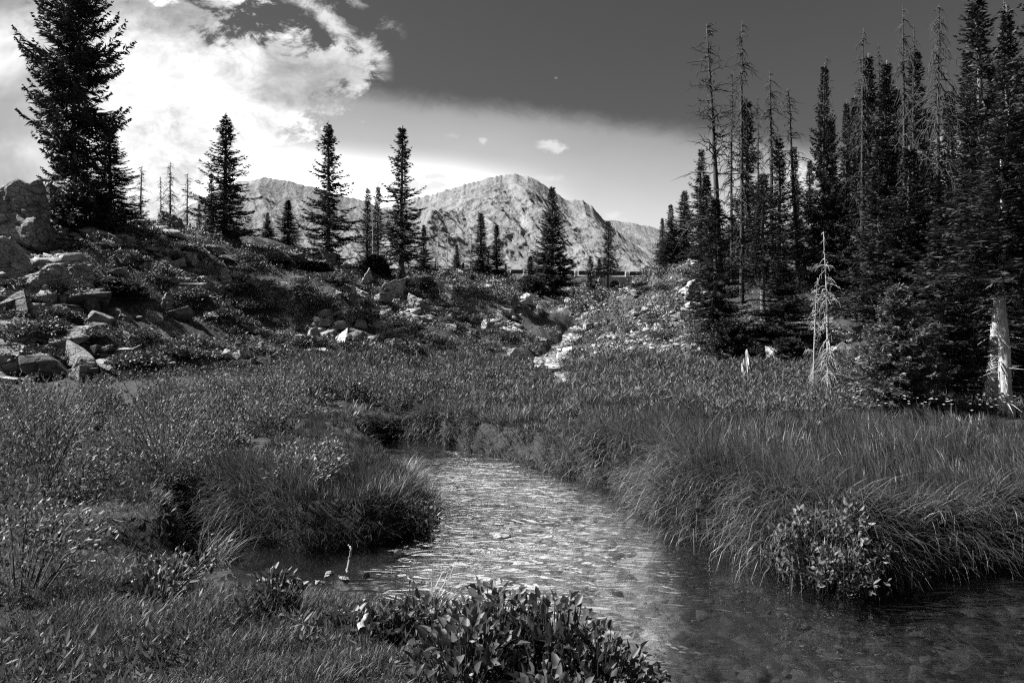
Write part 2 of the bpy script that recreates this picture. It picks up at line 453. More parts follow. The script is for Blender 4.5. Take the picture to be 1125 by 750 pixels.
# ------------------------------------------------------------------ water
m, nt, b = newmat('stream_water')
for n_ in list(nt.nodes):
    if n_.type == 'BSDF_PRINCIPLED': nt.nodes.remove(n_)
out = nt.nodes['Material Output']
ge = N(nt, 'ShaderNodeNewGeometry')
mp = N(nt, 'ShaderNodeMapping'); mp.inputs['Rotation'].default_value = (0, 0, .75); mp.inputs['Scale'].default_value = (1.0, 2.6, 1); nt.links.new(ge.outputs['Position'], mp.inputs[0])
n1 = N(nt, 'ShaderNodeTexNoise', Scale=2.1, Detail=2.0, Roughness=.5, Distortion=1.0); nt.links.new(mp.outputs[0], n1.inputs['Vector'])
n2 = N(nt, 'ShaderNodeTexNoise', Scale=5.0, Detail=1.0, Roughness=.5, Distortion=.6); nt.links.new(mp.outputs[0], n2.inputs['Vector'])
bp = N(nt, 'ShaderNodeBump', Strength=.8, Distance=.02)
sy = N(nt, 'ShaderNodeSeparateXYZ'); nt.links.new(ge.outputs['Position'], sy.inputs[0])
mr_ = N(nt, 'ShaderNodeMapRange', interpolation_type='SMOOTHSTEP'); nt.links.new(sy.outputs[1], mr_.inputs['Value'])
mr_.inputs['From Min'].default_value = 3.8; mr_.inputs['From Max'].default_value = 6.5; mr_.inputs['To Min'].default_value = .4; mr_.inputs['To Max'].default_value = 2.2
cr_ = math_(nt, 'SUBTRACT', 1.0, math_(nt, 'ABSOLUTE', math_(nt, 'SUBTRACT', math_(nt, 'MULTIPLY', n1.outputs[0], 4.0), 2.0)))
mx_ = N(nt, 'ShaderNodeMapRange', interpolation_type='SMOOTHSTEP'); nt.links.new(sy.outputs[0], mx_.inputs['Value'])
mx_.inputs['From Min'].default_value = -1.3; mx_.inputs['From Max'].default_value = -.75; mx_.inputs['To Min'].default_value = .12
nt.links.new(math_(nt, 'MULTIPLY', math_(nt, 'MULTIPLY', mr_.outputs[0], mx_.outputs[0]), math_(nt, 'ADD', math_(nt, 'MULTIPLY', cr_, .45), math_(nt, 'MULTIPLY', n2.outputs[0], .22))), bp.inputs['Height'])
lw = N(nt, 'ShaderNodeLayerWeight', Blend=.5); nt.links.new(bp.outputs[0], lw.inputs['Normal'])
fr = nt.nodes.new('ShaderNodeMath'); fr.operation = 'ADD'; fr.use_clamp = True; fr.inputs[1].default_value = .05
nt.links.new(math_(nt, 'MULTIPLY', math_(nt, 'POWER', lw.outputs['Facing'], 2.7), .95), fr.inputs[0])
gl = N(nt, 'ShaderNodeBsdfGlossy', Roughness=.03); nt.links.new(bp.outputs[0], gl.inputs['Normal'])
gl.inputs['Color'].default_value = (1, 1, 1, 1)
tr = N(nt, 'ShaderNodeBsdfTransparent'); tr.inputs['Color'].default_value = (.75, .75, .75, 1)
mx = N(nt, 'ShaderNodeMixShader'); nt.links.new(fr.outputs[0], mx.inputs[0]); rf = N(nt, 'ShaderNodeBsdfRefraction', Roughness=.0, IOR=1.33); rf.inputs['Color'].default_value = (.8, .8, .8, 1); nt.links.new(bp.outputs[0], rf.inputs['Normal'])
mi = nt.nodes.new('ShaderNodeMixShader'); mi.inputs[0].default_value = .3; nt.links.new(tr.outputs[0], mi.inputs[1]); nt.links.new(rf.outputs[0], mi.inputs[2]); nt.links.new(mi.outputs[0], mx.inputs[1]); nt.links.new(gl.outputs[0], mx.inputs[2])
nt.links.new(mx.outputs[0], out.inputs[0])
M['water'] = m
sel = (DD < .35) & (YY < 14.5) & (YY > -8) & (XX < 11)
keep = sel[:-1, :-1] | sel[1:, 1:]
Qw = Q.reshape(nr - 1, nc - 1, 4)[keep]
uq, inv = np.unique(Qw, return_inverse=True)
xw = XX.ravel()[uq]; yw = YY.ravel()[uq]; dw = DD.ravel()[uq]
fx, fy = xw * .73 + yw * -.68, xw * .68 + yw * .73
rapid = sstep(4.5, 7.5, yw) * np.where(yw < 7.2, sstep(-1.35, -.8, xw), 1)
rip = np.exp(-((xw + .55 - .1 * yw) / .75) ** 2) * np.exp(-((yw - 5.9) / 1.3) ** 2)
phs = yw * 30 + xw * 9 + 9 * vnoise(xw * 1.1, yw * 1.6) + 3 * vnoise(xw * 4, yw * 4)
zw = .02 * rip * (1 - np.abs(np.sin(phs * .5))) ** 1.5 + (.005 + .022 * rapid) * (ridged(fx * 1.6, fy * 3.4, 3) - .4) + .006 * rapid * (vnoise(fx * 4 + 3 * vnoise(fx, fy), fy * 7) - .5) + .0015 * np.sin(fy * 26 + 5 * vnoise(fx * 1.2, fy * 1.5) + fx * 4) * (1 - sstep(5, 7, yw))
me = npmesh('water', np.stack([xw, yw, zw], -1), inv.reshape(-1, 4), None, M['water'], None, True)
tag(link('water', me), kind='structure')
# the narrow brook that feeds it, coming down from the road
pts = []
for a, b_ in zip(CREEK[:-1], CREEK[1:]):
    for t in np.linspace(0, 1, 14, endpoint=False): pts.append((a[0] + (b_[0] - a[0]) * t, a[1] + (b_[1] - a[1]) * t))
pts = np.array(pts); tg = np.gradient(pts, axis=0); tg /= np.linalg.norm(tg, axis=1, keepdims=True)
nrm = np.stack([-tg[:, 1], tg[:, 0]], 1); ww = creek_w(pts[:, 1])
lv = np.linspace(-1, 1, 9)
BX = pts[:, None, 0] + nrm[:, None, 0] * ww[:, None] * lv; BY = pts[:, None, 1] + nrm[:, None, 1] * ww[:, None] * lv
cz = ground(pts[:, 0], pts[:, 1]); cz = np.convolve(np.pad(cz, 6, mode='edge'), np.ones(13) / 13, 'valid') + .1
BZ = np.repeat(cz[:, None], 9, 1) + .05 * (ridged(BX * 2.2, BY * 2.2, 3) - .4)
n0 = len(pts); i = np.arange(n0 - 1)[:, None] * 9; j = np.arange(8)[None]
m, nt, b = newmat('white_water')
ge = N(nt, 'ShaderNodeNewGeometry'); n1 = N(nt, 'ShaderNodeTexNoise', Scale=6.0, Detail=6.0, Roughness=.65); nt.links.new(ge.outputs['Position'], n1.inputs['Vector'])
nt.links.new(ramp(nt, n1.outputs[0], [(.4, .04), (.5, .16), (.58, .5), (.66, .8)]), b.inputs['Base Color'])
b.inputs['Roughness'].default_value = .12
bp = N(nt, 'ShaderNodeBump', Strength=.6, Distance=.08); nt.links.new(n1.outputs[0], bp.inputs['Height']); nt.links.new(bp.outputs[0], b.inputs['Normal'])
me = npmesh('brook_water', np.stack([BX, BY, BZ], -1).reshape(-1, 3), np.stack([i + j, i + j + 1, i + 10 + j, i + 9 + j], -1).reshape(-1, 4), None, m, None, True)
tag(link('brook_water', me), kind='structure')

# ------------------------------------------------------------------ mountains
def mountain(name, outline, Yr, Yb, zb, seed, ncol, nrow, lo, hi, amp):
    ol = np.array(outline, float); px = np.linspace(ol[0, 0], ol[-1, 0], ncol)
    py = np.interp(px, ol[:, 0], ol[:, 1])
    u = (px - CX) / F
    jag = -(3.0 * (fbm(px * .09, px * 0 + seed, 4) - .5) + 2.0 * (vnoise(px * .4, px * 0 + seed) - .5)) * Yr / F
    zr = EYE + Yr * (CY - py) / F
    t = np.concatenate([np.linspace(0, 1, nrow), np.linspace(1.03, 1.5, 16)])   # 0 foot, 1 crest, beyond = back slope
    Tt, Uu = np.meshgrid(t, u, indexing='ij')
    Yv = Yb + (Yr - Yb) * Tt
    Xv = Uu * Yr * (.75 + .25 * Tt) 
    Zc = np.broadcast_to(zr, Tt.shape)
    p = np.where(Tt <= 1, Tt ** 1.12, 1 - (Tt - 1) * 1.2)
    Zv = zb + (Zc - zb) * p + jag[None] * np.clip(Tt, 0, 1) ** 10
    s = Yr / 1500.
    a = np.sin(np.pi * np.clip(Tt, 0, 1)) ** .6
    q = Xv / (70 * s) + .9 * Tt * 6; r_ = Tt * 5
    d = (ridged(q * .45 + seed, r_ * .5, 6, .58) - .5) * 75 * amp + (ridged(q * 1.6 + seed, r_ * 1.8 - q * .5, 5, .55) - .5) * 16 * amp
    fine = (ridged(q * 5.5, r_ * 9 + q, 4, .65) - .5) * 9 * amp
    if name == 'mountain':        # the pale spur on the left flank and the gullies beside it
        pc = 500 - (.78 - Tt) * 50; sp_ = np.clip(1 - np.abs(px[None] - pc) / (10 + 90 * np.clip(.8 - Tt, 0, 1)), 0, 1) * sstep(.82, .66, Tt)
        pg = 545 + (1 - Tt) * 75; gu = np.clip(1 - np.abs(px[None] - pg) / 16, 0, 1) * sstep(1, .85, Tt)
        ps = 622 + (1 - Tt) * 30; g2 = np.clip(1 - np.abs(px[None] - ps) / 12, 0, 1) * sstep(1, .9, Tt)
        d = d + 24 * sp_ - 8 * gu - 3 * g2
    Zv = Zv + (d * a + fine * (.35 + .65 * a)) * s * (Tt <= 1.0)
    Yv = Yv - d * a * s * 1.2
    nr_, nc_ = Tt.shape
    i = np.arange(nr_ - 1)[:, None] * nc_; j = np.arange(nc_ - 1)[None]
    Qm = np.stack([i + j, i + j + 1, i + nc_ + j + 1, i + nc_ + j], -1).reshape(-1, 4)
    m, nt, b = newmat(name + '_rock')
    ge = N(nt, 'ShaderNodeNewGeometry')
    sc = N(nt, 'ShaderNodeMapping'); sc.inputs['Scale'].default_value = (.022 / s, .004 / s, .006 / s); sc.inputs['Rotation'].default_value = (0, .5, 0); nt.links.new(ge.outputs['Position'], sc.inputs[0])
    n1 = N(nt, 'ShaderNodeTexNoise', Scale=1.6, Detail=9.0, Roughness=.68, Distortion=.6); nt.links.new(sc.outputs[0], n1.inputs['Vector'])
    n2 = N(nt, 'ShaderNodeTexNoise', Scale=9.0, Detail=7.0, Roughness=.75); nt.links.new(sc.outputs[0], n2.inputs['Vector'])
    ss = math_(nt, 'ADD', math_(nt, 'MULTIPLY', n1.outputs[0], .65), math_(nt, 'MULTIPLY', n2.outputs[0], .35))
    nt.links.new(ramp(nt, ss, [(.3, lo * 1.2), (.42, (lo + hi) * .5), (.5, hi * .75), (.64, hi * 1.1)]), b.inputs['Base Color'])
    b.inputs['Roughness'].default_value = .95; b.inputs['Specular IOR Level'].default_value = .1
    bp = N(nt, 'ShaderNodeBump', Strength=.6, Distance=7 * s); nt.links.new(n2.outputs[0], bp.inputs['Height']); nt.links.new(bp.outputs[0], b.inputs['Normal'])
    me = npmesh(name, np.stack([Xv, Yv, Zv], -1).reshape(-1, 3), Qm, None, m, None, False)
    tag(link(name, me), kind='structure')

mountain('mountain', [(330, 262), (380, 242), (420, 229), (450, 219), (470, 215), (500, 206), (530, 197), (550, 193), (565, 191), (580, 194), (592, 199), (605, 207),
         (613, 213), (622, 219), (640, 221), (650, 227), (660, 238), (668, 245), (680, 256), (700, 270), (725, 290), (780, 318)], 1600, 800, 20, 3.1, 560, 360, .05, .23, .5)
mountain('mountain_ridge', [(60, 285), (100, 268), (150, 252), (180, 240), (200, 229), (215, 222), (240, 208), (262, 199), (290, 195), (305, 197), (320, 200), (345, 206), (370, 213),
         (400, 220), (425, 230), (450, 244), (500, 268), (560, 300)], 1150, 650, 15, 8.7, 520, 260, .055, .23, .4)
mountain('far_mountain', [(600, 250), (640, 240), (680, 243), (700, 246), (725, 251), (745, 262), (760, 268), (850, 280), (1000, 270), (1200, 290)], 2500, 1500, 20, 5.5, 420, 160, .07, .22, .4)

# ------------------------------------------------------------------ trees
def spruce_meshes(name, H=8., R=1.3, cb=.04, seed=1, dens=1., gap=.1, droop=.25, tw=.05, mat='needle', legs=0, power=.85, step=.075, irr=.35, bark='bark', belly=0):
    r = np.random.default_rng(seed)
    tr = Acc(); cr = Acc()
    k = 14; zz = np.linspace(-.35, H, k)
    bend = np.cumsum(r.normal(0, .012, (k, 2)), 0)
    bend -= bend[2]
    tp = np.stack([bend[:, 0] * .8, bend[:, 1] * .8, zz], 1)
    r0 = .0085 * H + .02
    rad = r0 * (1 - np.clip(zz / H, 0, 1)) ** .8 + .008; rad[0] *= 1.4; rad[1] *= 1.25
    tube(tr, tp, rad, 9)
    cx = lambda z: np.array([np.interp(z, zz, tp[:, 0]), np.interp(z, zz, tp[:, 1]), z])
    for _ in range(int(14 + legs * 40)):                    # dead stubs on the bare trunk
        z = r.uniform(.25, max(cb * H * 1.4, .8)); az = r.uniform(0, 6.28); L = r.uniform(.1, .5) * (R / 1.2)
        d = np.array([math.cos(az), math.sin(az), r.uniform(-.5, .1)]); s0 = cx(z)
        tube(tr, [s0, s0 + d * L * .5, s0 + d * L + np.array([0, 0, r.uniform(-.12, .08)])], [.014, .01, .003], 3, cap=False)
    z = cb * H; blk = r.random(40) < gap
    while z < H * .965:
        t = (z - cb * H) / (H - cb * H)
        z += r.uniform(.08, .15) / dens * (1 - .15 * t) * H / 8
        nb = int(r.integers(4, 8))
        a0 = r.uniform(0, 6.28)
        Lm = R * ((1 - t) ** power * (.72 + .28 * min(1, t * 7 + .15)) * (1 - belly * (1 - min(1, t / .32))) + .012) * (1 + .22 * math.sin(t * 23 + seed) * irr)
        ia = rv(12, r); ia[:, 2] *= .4
        diamonds(cr, cx(z)[None] + ia * .03 + np.array([0, 0, 1.]) * r.uniform(-.08, .08, (12, 1)), ia, min(.3, .12 + Lm * .4), tw * 1.2, r)
        for q in range(nb):
            if r.random() < gap * (1.4 if t < .75 else .5): continue
            az = a0 + q * 6.283 / nb + r.normal(0, .3)
            if blk[int(t * 12 + 3 * (math.sin(az) > 0) + 6 * (math.cos(az) > 0)) % 40] and r.random() < .6: continue
            L = Lm * r.uniform(1 - irr * 1.3, 1 + irr * .6)
            if L < .04: L = .04
            ns = max(4, int(L / step)); s = np.linspace(0, 1, ns)
            up = (.42 * t - droop * (1 - t) * 1.5) + r.normal(0, .12)
            zc = L * (up * s + (droop * 1.0 + .1) * (s ** 2.2) * .75 - droop * .3 * np.sin(np.pi * s))
            d = np.array([math.cos(az), math.sin(az), 0]); sd = np.array([-d[1], d[0], 0])
            wob = np.cumsum(r.normal(0, .03 * L, ns)) * .5
            P = cx(z)[None] + d[None] * (L * s)[:, None] + sd[None] * wob[:, None]; P[:, 2] += zc
            if L > .25: tube(cr, P[::max(1, ns // 4)], np.linspace(.006 + .01 * L, .003, len(P[::max(1, ns // 4)])), 3, tone=.1, cap=False)
            # twigs on both sides, shorter towards the tip, hanging a little
            sel = s > (.04 if L < .6 else .1)
            B = P[sel]; sb = s[sel]; n = len(B)
            for side in (-1, 1):
                l = (.10 * min(1, .3 + 1.1 * (1 - t)) + .40 * L * (1 - sb) ** .8 * r.uniform(.55, 1.15, n)); l = np.minimum(l, .6)
                ax = d[None] * r.uniform(.5, .95, n)[:, None] + sd[None] * side * r.uniform(.5, 1.0, n)[:, None]
                ax[:, 2] = r.normal(-.18 * (1 - t), .2, n) + .25 * t
                for h_ in range(3):
                    diamonds(cr, B + r.normal(0, .012, (n, 3)), ax + r.normal(0, .14, (n, 3)), l * r.uniform(.75, 1.1, n), tw * r.uniform(.75, 1.35, n), r, tone=r.random(n))
                # second order twiglets
                mpos = B + ax / np.linalg.norm(ax, axis=1, keepdims=True) * l[:, None] * r.uniform(.35, .7, (n, 1))
                ax2 = ax + rv(n, r) * .8; ax2[:, 2] -= .12
                diamonds(cr, mpos, ax2, np.maximum(l * .6, .08), tw * .9, r, tone=r.random(n))
            diamonds(cr, P[-2:-1].repeat(3, 0), d[None] + rv(3, r) * .35 + np.array([[0, 0, .2]]), np.full(3, .14), tw, r)
    tp_ = cx(H * .94); tube(cr, [tp_, cx(H * 1.0)], [.012, .004], 3, tone=.1, cap=False)
    hz = np.linspace(0, .055 * H, 16); hv = rv(16, r); hv[:, 2] = .9
    diamonds(cr, tp_[None] + np.stack([hz * 0, hz * 0, hz], 1), hv, .17 - 1.6 * hz / H, tw * .6, r)
    return tr.mesh(name + '_trunk', M[bark], True), cr.mesh(name + '_crown', M[mat])

def snag_meshes(name, H=8., seed=1, blen=.6, nbr=90, r0=.1, mat='greywood', droop=.5, cb=.2, fork=0, skirt=0):
    r = np.random.default_rng(seed); tr = Acc(); cr = Acc()
    k = 16; zz = np.linspace(-.3, H, k)
    b = np.cumsum(np.cumsum(r.normal(0, .006, (k, 2)), 0), 0); b -= b[1]
    tp = np.stack([b[:, 0], b[:, 1], zz], 1)
    rad = r0 * (1 - np.clip(zz / H, 0, 1)) ** .9 + .012; rad[0] *= 1.3
    tube(tr, tp, rad, 8)
    cx = lambda z: np.array([np.interp(z, zz, tp[:, 0]), np.interp(z, zz, tp[:, 1]), z])
    for q in range(nbr):
        t = r.uniform(cb, .99) if r.random() < .75 else r.uniform(.6, .99)
        az = r.uniform(0, 6.28); L = blen * (.25 + .9 * (1 - t) ** .6) * r.uniform(.35, 1.25)
        d = np.array([math.cos(az), math.sin(az), 0]); s = np.linspace(0, 1, 7)
        up = r.normal(.15, .25); kk = np.cumsum(r.normal(0, .07 * L, (7, 3)), 0)
        P = cx(t * H)[None] + d[None] * (L * s)[:, None] + kk; P[:, 2] += L * (up * s - droop * s ** 2)
        rb = r.uniform(.015, .032) * (1.2 - .6 * t)
        tube(cr, P, np.linspace(rb, .004, 7), 4, cap=False)
        for w in range(int(r.integers(2, 7))):
            i = int(r.integers(1, 6)); l = L * r.uniform(.2, .5); dd = rv(1, r)[0]; dd[2] -= droop * .8; dd += d * .6
            e = P[i] + dd * l * .5
            tube(cr, [P[i], e, e + dd * l * .4 + np.array([0, 0, -.25 * l * droop])], [rb * .55, rb * .4, .003], 3, cap=False)
    for q in range(skirt):                                  # hanging dead twigs at the foot
        z = r.uniform(.1, H * .3) if skirt < 300 else r.uniform(.1, H * .42); az = r.uniform(0, 6.28); L = r.uniform(.3, .9) * blen * 1.3
        d = np.array([math.cos(az), math.sin(az), 0]); s = np.linspace(0, 1, 6)
        P = cx(z)[None] + d[None] * (L * s ** .8)[:, None]; P[:, 2] -= L * r.uniform(.3, 1.3) * s ** 1.6; P += np.cumsum(r.normal(0, .02, (6, 3)), 0)
        P[:, 2] = np.maximum(P[:, 2], .02)
        tube(cr, P, np.linspace(.012, .003, 6), 3, cap=False)
    return tr.mesh(name + '_trunk', M[mat], True), cr.mesh(name + '_branches', M[mat])

KIND = {
 'big':   (spruce_meshes('big', 9., 2.05, .13, 3, 1.2, .16, .3, .048, power=.5, irr=.5, belly=.4), 9., 2.05),
 'full1': (spruce_meshes('full1', 8., 1.45, .03, 5, 1.0, .12, .3, .04, power=1.0), 8., 1.45),
 'full2': (spruce_meshes('full2', 8., 1.45, .05, 6, 1.0, .2, .3, .04, power=1.0), 8., 1.45),
 'open1': (spruce_meshes('open1', 8., 1.25, .07, 8, .95, .2, .3, .042, irr=.6, power=1.0), 8., 1.25),
 'open2': (spruce_meshes('open2', 8., 1.25, .10, 9, .9, .24, .34, .042, irr=.6, legs=1, power=.95), 8., 1.25),
 'narrow1': (spruce_meshes('narrow1', 8., .95, .05, 12, 1.0, .16, .4, .036, power=.95, irr=.5), 8., .95),
 'narrow2': (spruce_meshes('narrow2', 8., .95, .08, 13, .9, .26, .45, .036, power=.85, irr=.6, legs=1), 8., .95),
 'narrow3': (spruce_meshes('narrow3', 8., .95, .04, 14, 1.1, .12, .35, .036, power=1.0, irr=.45), 8., .95),
 'leg1':  (spruce_meshes('leg1', 8., 1.05, .32, 16, .9, .26, .4, .036, power=.85, irr=.5, legs=2), 8., 1.05),
 'leg2':  (spruce_meshes('leg2', 8., 1.0, .5, 17, 1.1, .1, .45, .036, power=.8, irr=.6, legs=3, bark='deadwood'), 8., 1.0),
 'young': (spruce_meshes('young', 3., 1.15, .02, 21, 1.0, .08, .2, .032, 'needle_light', power=.9, step=.05, irr=.4), 3., 1.15),
 'mat':   (spruce_meshes('mat', 2., 1.5, .02, 23, 1.1, .05, .15, .055, 'needle', power=.5, irr=.5), 2., 1.5),
 'snag1': (snag_meshes('snag1', 8., 31, 1.0, 110, .10, 'greywood', .2, .3), 8., .6),
 'snag2': (snag_meshes('snag2', 8., 32, .75, 150, .085, 'greywood', .75, .15), 8., .5),
 'snag3': (snag_meshes('snag3', 8., 33, .62, 120, .07, 'greywood', .8, .2), 8., .4),
 'snagp': (snag_meshes('snagp', 8., 34, .6, 70, .1, 'deadwood', .3, .3), 8., .6),
 'dead':  (snag_meshes('dead', 4., 36, .5, 48, .05, 'palewood', .7, .1, 0, 110), 4., .5),
 'skirt': (snag_meshes('skirt', 8., 37, 1.0, 150, .1, 'greywood', .9, .3, 0, 380), 8., .7),
}
NAMES = {}
def put_tree(kind, px, Y, top, half, label, name='spruce_tree', group=None, lean=0.0, basepy=None, cat=None):
    (tm, cm), H0, R0 = KIND[kind]
    X = (px - CX) / F * Y
    z = gz(X, Y) - .05
    zt = EYE + Y * (CY - top) / F
    H = zt - z
    s = H / H0; w = (half * (1.0 if kind in ('mat', 'young', 'big') or 'snag' in kind or kind in ('dead', 'skirt') else (1.25 if 865 < px < 935 else 2.0 if px > 850 else 1.75 if px > 760 else 1.45)) / F * Y) / R0
    e = empty(name, (X, Y, z), random.uniform(0, 6.28))
    e.scale = (w, w, s)
    e.rotation_euler[1] = lean if False else 0
    if lean:
        e.rotation_euler = (Matrix.Rotation(lean, 3, 'Y') @ Matrix.Rotation(random.uniform(0, 6.28), 3, 'Z')).to_euler()
    tag(e, label, cat or ('dead tree' if name in ('dead_tree', 'dead_spruce') else 'tree'), group)
    link('trunk', tm, e)
    link('crown' if name != 'dead_tree' else 'bare_crown', cm, e)
    return e

